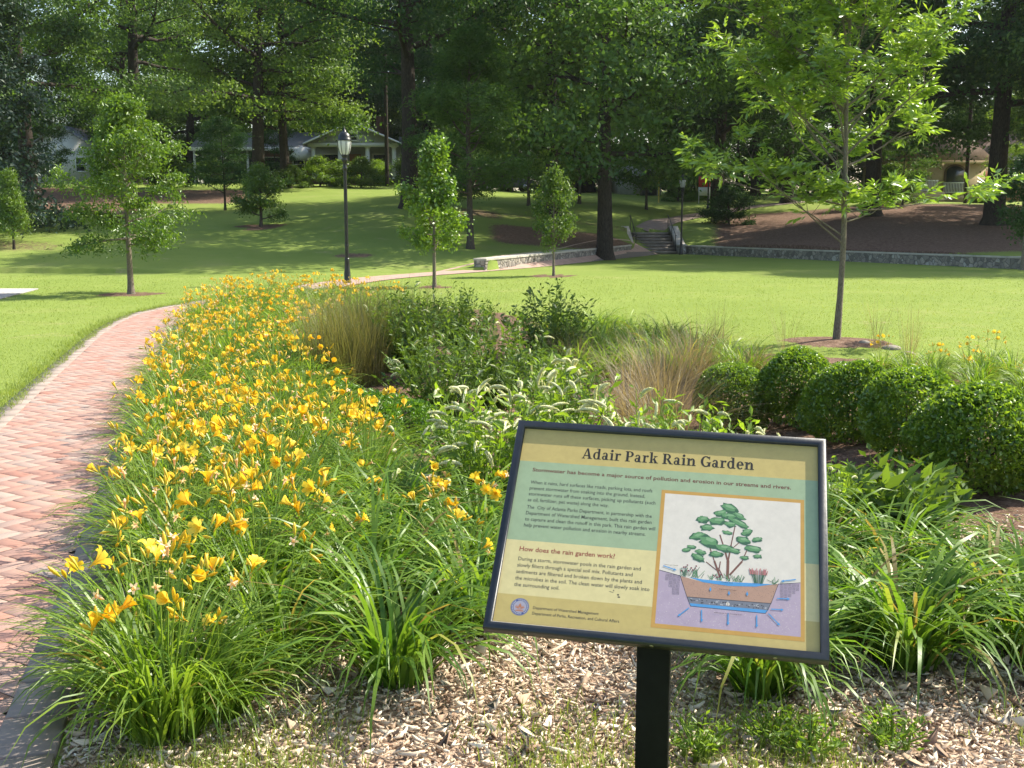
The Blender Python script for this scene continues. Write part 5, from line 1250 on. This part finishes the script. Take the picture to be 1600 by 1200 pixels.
# gabled bungalow with porch (centre left)
e = house_at(553, 88, 'bungalow', 'grey gabled bungalow with a deep shaded porch behind the lamp post')
gable_wall(7.0, 9, 3.3, 1.5, 2.6).build('wall', M['grey_siding'], e)
r_ = roof_gable(7.0, 11.6, 1.55, 3.28); r_.build('roof', M['shingle'], e)
pg = MB(); pg.prism([(-3.5,3.36),(3.5,3.36),(0,4.76)], .02, .12, 'y'); pg.build('gable_siding', M['grey_siding'], e)
pw = MB(); pw.box((0,.1,3.18),(7.2,.3,.30)); 
for s_ in (-1,1): pw.tube([(s_*3.9,-.36,3.22),(0,-.36,4.90)], .09, 4)
pw.build('porch_fascia', M['white'], e)
pc = MB(); pc.box((0,1.3,.25),(7.0,2.6,.5)); pc.build('porch_floor', M['brick_wall'], e)
for x in (-3.2,-1.1,1.1,3.2):
    c = MB(); c.box((0,0,1.75),(.3,.3,2.55)); c.box((0,0,3.0),(.4,.4,.10)); c.box((0,0,.53),(.42,.42,.12)); c.build('column', M['white'], e, loc=(x,.3,0))
dd = MB(); dd.box((0,0,1.05),(.95,.08,2.1)); do = dd.build('door', M['door'], e, loc=(-.2,2.56,.5)); kb = MB(); kb.lathe([(0,0),(.03,.01),(.03,.05),(0,.06)],8); kb.build('knob', M['white'], do, loc=(.36,-.07,1.0))
window(e, -2.2, 2.55, 1.9, 1.3, 1.4); window(e, 1.9, 2.55, 1.9, 1.3, 1.4); window(e, 0, 0.0, 3.8, .7, .6)
wg = MB(); wg.box((4.55,6,1.6),(2.1,4.5,3.2)); wg.build('side_wing', M['grey_siding'], e)
rw = MB(); rw.prism([(3.3,3.2),(5.9,3.2),(5.9,3.32),(3.3,4.1)], 3.4, 8.6, 'y'); rw.build('wing_roof', M['shingle'], e)
for x in (3.65,5.5):
    c = MB(); c.box((0,0,1.6),(.22,.1,3.2)); c.build('corner_board', M['white'], e, loc=(x,3.70,0))
ch = MB(); ch.box((1.4,7,5.0),(.7,.7,2.0)); ch.build('chimney', M['brick_wall'], e)
# low house with carport (left)
e = house_at(395, 92, 'low_house', 'low house with pale roof, white fascia and a dark open carport on the left')
m = MB(); m.box((2.2,4.6,1.45),(5.0,6,2.9)); m.build('wall', M['brick_wall'], e)
m = MB(); m.prism([(-.6,2.95),(3.2,4.35),(7.0,2.95),(7.0,3.08),(3.2,4.48),(-.6,3.08)], -4.9, 5.2, 'x'); m.build('roof', plain('silvery_roof', (.17,.175,.18), .5, .1, .1, 2), e)
m = MB(); m.box((.15,-.55,2.86),(10.3,.12,.30)); m.build('fascia', M['white'], e)
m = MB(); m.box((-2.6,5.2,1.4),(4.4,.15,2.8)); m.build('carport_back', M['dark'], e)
for x in (-4.7,-2.4,-.3): 
    m = MB(); m.box((0,0,1.36),(.16,.16,2.72)); m.build('post', M['white'], e, loc=(x,-.2,0))
window(e, 1.4, 1.58, 1.7, 1.4, 1.2); window(e, 3.6, 1.58, 1.7, 1.0, 1.2)
m = MB(); m.box((0,0,1.05),(.9,.08,2.1)); m.build('door', M['door'], e, loc=(2.6,1.57,0))
m = MB(); m.prism([(-1.3,2.0),(1.3,2.0),(0,3.1)], -.4, 2.0, 'y'); m.build('porch_gable', M['white'], e, loc=(4.3,-.6,0))
for x in (-1.1,1.1): 
    m = MB(); m.box((0,0,1),(.14,.14,2.0)); m.build('porch_post', M['white'], e, loc=(4.3+x,-.9,0))
# white house far left
e = house_at(100, 96, 'white_house', 'white house wall with a gable half hidden by the young street side tree')
gable_wall(6.2, 9, 3.0, 1.9).build('wall', plain('white_clapboard', (.66,.65,.63), .7, 0, .06, 2), e)
roof_gable(6.2, 9, 1.95, 2.98).build('roof', M['shingle'], e)
window(e, -1.6, -.02, 1.7, .9, 1.2); window(e, 1.6, -.02, 1.7, .9, 1.2)
m = MB(); m.box((0,0,.45),(3.0,.05,.05)); m.box((0,0,.85),(3.0,.05,.05))
for k in range(6): m.box((-1.5+k*.6,0,.5),(.05,.05,1.0))
m.build('railing', M['dark'], e, loc=(-.5,-1.2,0))
# grey house side (middle)
e = house_at(1000, 90, 'grey_house', 'narrow grey board house showing its sunlit side wall between the trunks')
gable_wall(3.4, 7, 2.5, 1.4).build('wall', plain('grey_boards', (.42,.42,.42), .8, 0, .15, 3), e)
roof_gable(3.4, 7, 1.45, 2.48, .25).build('roof', M['shingle'], e)
window(e, -.9, -.02, 1.5, .6, .9)
m = MB(); m.box((0,0,1.0),(.85,.08,2.0)); m.build('door', M['dark'], e, loc=(.6,-.03,0))
# tan house (right)
e = house_at(1470, 77, 'tan_house', 'tan stucco house with an arched front window and white porch railing')
m = MB(); m.box((0,4,1.4),(6.0,8,2.8)); m.build('wall', M['tan'], e)
m = MB(); m.prism([(-3.5,2.78),(3.5,2.78),(1.2,4.7),(-1.2,4.7)], -.5, 8.4, 'y'); m.build('roof', M['shingle_brown'], e)
m = MB(); m.box((0,-.45,2.74),(7.1,.1,.2)); m.build('fascia', M['tan'], e)
A = np.linspace(0, pi, 12); m = MB(); m.prism([(.75*cos(a), .85+.5*sin(a)) for a in A]+[(-.75,-.7),(.75,-.7)], -.06, .0, 'y'); w1 = m.build('arched_window', plain('brown_trim', (.16,.10,.06), .7), e, loc=(.85,-.03,1.25))
m = MB(); m.prism([(.6*cos(a), .85+.38*sin(a)) for a in A]+[(-.6,-.6),(.6,-.6)], -.08, -.062, 'y'); m.build('pane', M['glass'], w1)
m = MB()
for k in range(15): m.box((-.75+k*.107,0,.35),(.04,.04,.7))
m.box((0,0,.72),(1.7,.07,.07)); m.box((0,0,.06),(1.7,.07,.07)); m.build('window_railing', M['white'], e, loc=(.85,-.16,.62))
m = MB()
for k in range(25): m.box((-1.3+k*.108,0,.35),(.04,.04,.7))
m.box((0,0,.72),(2.7,.07,.07)); m.box((0,0,.06),(2.7,.07,.07)); m.build('porch_railing', M['white'], e, loc=(-1.8,-.5,.75))
m = MB(); m.box((-1.7,-.5,.35),(3.2,1.0,.70)); m.build('porch', M['tan'], e)
m = MB(); m.box((0,0,1.02),(.9,.08,2.05)); m.build('door', plain('orange_door', (.45,.16,.05), .6), e, loc=(3.55,1.0,.15))
m = MB(); m.box((3.6,4.1,1.25),(1.2,6,2.5)); m.build('side_wing', M['tan'], e)
# far right house
e = house_at(1618, 84, 'corner_house', 'grey green house with a white window at the right edge of the photo')
gable_wall(6.5, 9, 3.4, 1.9).build('wall', plain('grey_green_siding', (.33,.36,.31), .8, 0, .1, 2), e); roof_gable(6.5, 9, 1.95, 3.38, .6).build('roof', M['shingle_brown'], e)
window(e, -1.7, -.02, 2.3, 1.0, 1.3); window(e, 1.5, -.02, 2.3, 1.0, 1.3)
# wooden fence in front of it
p = pz(1575, 79); e = empty('wooden_fence', tuple(p), 0, 'brown plank fence between the tan house and the right edge', 'fence')
m = MB()
for k in range(26): m.box((-2.2+k*.17,0,.85+.02*(k%3)),(.15,.03,1.7))
m.build('planks', plain('brown_fence_board', (.30,.17,.09), .85, 0, .2, 5), e)
for k in range(4): q = MB(); q.box((-2.2+k*1.45,.08,.9),(.12,.1,1.85)); q.build('post', plain('fence_post_wood', (.22,.13,.07), .85), e)
for px, py, r_, lab in [(1392, 551, .09, 'largest pale rock at the edge of the ash mound'), (1350, 545, .06, 'small rock between the ash trunk and the larger rock'), (1418, 556, .07, 'rock at the right end of the ash mound')]:
    x, y = ground_pt(px, py); rg = np.random.default_rng(px); m = MB(); th = np.linspace(0, 2*pi, 10, endpoint=False); V = []
    for ph, q in ((0,1.0),(.35,1.05),(.7,.85),(1.05,.5)): V += [(r_*q*cos(a)*1.4*rg.uniform(.85,1.1), r_*q*sin(a)*rg.uniform(.85,1.1), r_*sin(ph)*.9-.02) for a in th]
    V = np.array(V); i = np.arange(3)[:,None]*10; j = np.arange(10)[None]; k = (j+1)%10; m.add(V, np.stack([i+j,i+k,i+10+k,i+10+j],-1).reshape(-1,4)); m.add(V[30:], np.arange(10))
    o = m.build('landscape_rock', plain('mound_rock', (.24,.21,.17), .9, 0, .3, 9, .5)); o.location = (x, y, tzf(x, y)); tag(o, lab, 'rock', 'rocks by the ash mound')
# ------------------------------------------------------------------ smaller things on the far bank
def pole(px, d, h, r, label, name, mat):
    e = empty(name, tuple(pz(px, d)), 0, label, 'pole'); m = MB(); m.tube([(0,0,-.2),(0,0,h*.5),(0,0,h)], [r,r*.9,r*.75], 10); m.build('shaft', mat, e)
    c = MB(); c.box((0,0,h-.6),(2.0,.12,.12))
    for x in (-.9,-.3,.3,.9): c.lathe([(.03,0),(.05,.05),(.03,.12),(0,.13)], 8, c=(x,0,h-.54))
    c.build('crossarm', mat, e)
pole(605, 78, 9, .15, 'dark utility pole in front of the right corner of the gabled bungalow', 'utility_pole', M['barkdark'])
pole(1508, 72, 9, .13, 'dark utility pole in front of the tan house', 'utility_pole', plain('creosote_pole', (.05,.03,.022), .9))
p = pz(1013, 87.5); e = empty('air_conditioner', tuple(p), .2, 'dark outdoor air conditioner unit at the side of the grey house', 'air conditioner')
m = MB(); m.box((0,0,.7),(1.1,.9,1.3)); m.build('cabinet', plain('dark_cabinet', (.05,.052,.055), .6), e)
m = MB()
for k in range(9): m.box((0,-.46,.2+k*.12),(1.0,.03,.03))
m.build('louvres', M['black_metal'], e); m = MB(); m.lathe([(0,1.40),(.35,1.39),(.4,1.352)],16); m.build('fan_grille', M['black_metal'], e)
p = pz(1100, 80); e = empty('yard_sign', tuple(p), 0, 'small red and white board standing beside the upper walk', 'sign')
m = MB(); m.box((0,0,1.55),(.85,.05,.75)); m.build('board', plain('red_paint', (.55,.045,.03), .5), e)
m = MB(); m.box((0,0,.85),(.85,.05,.6)); m.build('lower_board', M['white'], e)
m = MB(); m.box((-.38,.05,.9),(.06,.04,1.9)); m.box((.38,.05,.9),(.06,.04,1.9)); m.build('legs', M['white'], e)
p = pz(992, 80); e = empty('marker_post', tuple(pz(1029, 80)), 0, 'thin yellow marker post beside the grey house', 'post')
m = MB(); m.tube([(0,0,-.1),(0,0,2.0)], .05, 8); m.lathe([(.07,1.9),(.07,2.0),(.0,2.06)],8); m.build('shaft', plain('yellow_post', (.55,.42,.08), .6), e)
def car(px, d, rz, label, colr):
    e = empty('parked_car', tuple(pz(px, d)), rz, label, 'car'); bmx = MB()
    pr = [(-2.2,.30),(2.2,.30),(2.25,.62),(2.1,.82),(1.2,.95),(.55,1.42),(-.9,1.45),(-1.6,1.0),(-2.15,.92),(-2.25,.6)]; bmx.prism(pr, -.85, .85, 'y')
    o = bmx.build('body', plain('car_paint', colr, .25), e); bv = o.modifiers.new('bevel','BEVEL'); bv.width = .08; bv.segments = 3
    for s_ in (-1,1):
        g = MB(); g.prism([(1.0,.97),(.5,1.34),(-.85,1.37),(-1.35,1.0)], s_*.856-.006, s_*.856+.006, 'y'); g.build('side_window', M['glass'], e)
        for x in (-1.4,1.4):
            w_ = MB(); w_.lathe([(.0,-.1),(.2,-.1),(.33,-.09),(.33,.09),(.2,.1),(.0,.1)], 18); wo = w_.build('wheel', M['black_metal'], e, loc=(x,s_*.80,.33), rot=(pi/2,0,0)); h = MB(); h.lathe([(0,-.02),(.19,-.01),(.19,.02),(0,.03)],12); h.build('rim', plain('rim_metal',(.4,.4,.42),.3,.9), wo, loc=(0,0,-s_*.10))
        l = MB(); l.box((2.2,s_*.6,.68),(.12,.3,.14)); l.build('headlight', M['white'], e); l = MB(); l.box((-2.2,s_*.6,.78),(.12,.26,.14)); l.build('tail_light', plain('red_lens',(.4,.02,.02),.3), e)
    g = MB(); g.prism([(1.22,.97),(.60,1.41),(.56,1.44),(1.19,1.0)], -.7, .7, 'y'); g.build('windscreen', M['glass'], e)
car(790, 84, .1, 'dark grey parked car half hidden under the understorey trees', (.10,.10,.11))
for i, (px, d, sc, lf, lab) in enumerate([(1138, 64, 1.1,'oak2','dark round bush beside the upper walk'),(500, 76, 1.0,'itea','light green bush below the porch of the gabled bungalow'),(535, 77, .9,'itea','pale bush below the porch, left of the lamp post'),(565, 75, 1.0,'shrub','green bush right of the lamp post below the porch'),(455, 74, .8,'shrub','green bush between the two left houses'),(590, 80, .9,'itea','leafy bush at the porch corner by the utility pole'),(1395, 72, 1.2,'shrub','bush under the porch railing of the tan house'),(1540, 74, .8,'shrub','bush at the right corner of the tan house'),(640, 80, 1.1,'shrub','bush behind the huge dark oak'),(1060, 82, 1.0,'brightshrub','sunlit bush beside the air conditioner'),(1085, 83, 1.1,'brightshrub','sunlit bush left of the red board'),(330, 82, 1.0,'shrub','bush in front of the carport'),(265, 76, 1.1,'shrub','bush on the mulch bank behind the young tree'),(850, 82, 1.0,'shrub','bush beside the parked car')]):
    if lf not in PROTO['bushy'][2]: mm = PROTO['bushy'][1].copy(); mm.materials[0] = M[lf]; PROTO['bushy'][2][lf] = mm
    e = empty('bush', tuple(pz(px, d)-Vector((0,0,.5))), i*1.1, lab, 'bush', 'bushes by the houses'); e.scale = (sc*1.15, sc*1.15, sc*.85); inst(PROTO['bushy'][2][lf], 'foliage', e); inst(PROTO['bushy'][0], 'stems', e)

# ------------------------------------------------------------------ thin summer haze in the air
hz = MB(); hz.box((0, 190, 19), (700, 540, 42)); ho = hz.build('haze', (lambda t: (t.t.links.new(t.set(t.n('ShaderNodeVolumePrincipled'), Color=col(.86,.93,.88), Density=.00016, Anisotropy=.3).outputs[0], t.out.inputs[1]), t.m)[1])(NT('summer_haze')))
tag(ho, kind='stuff')
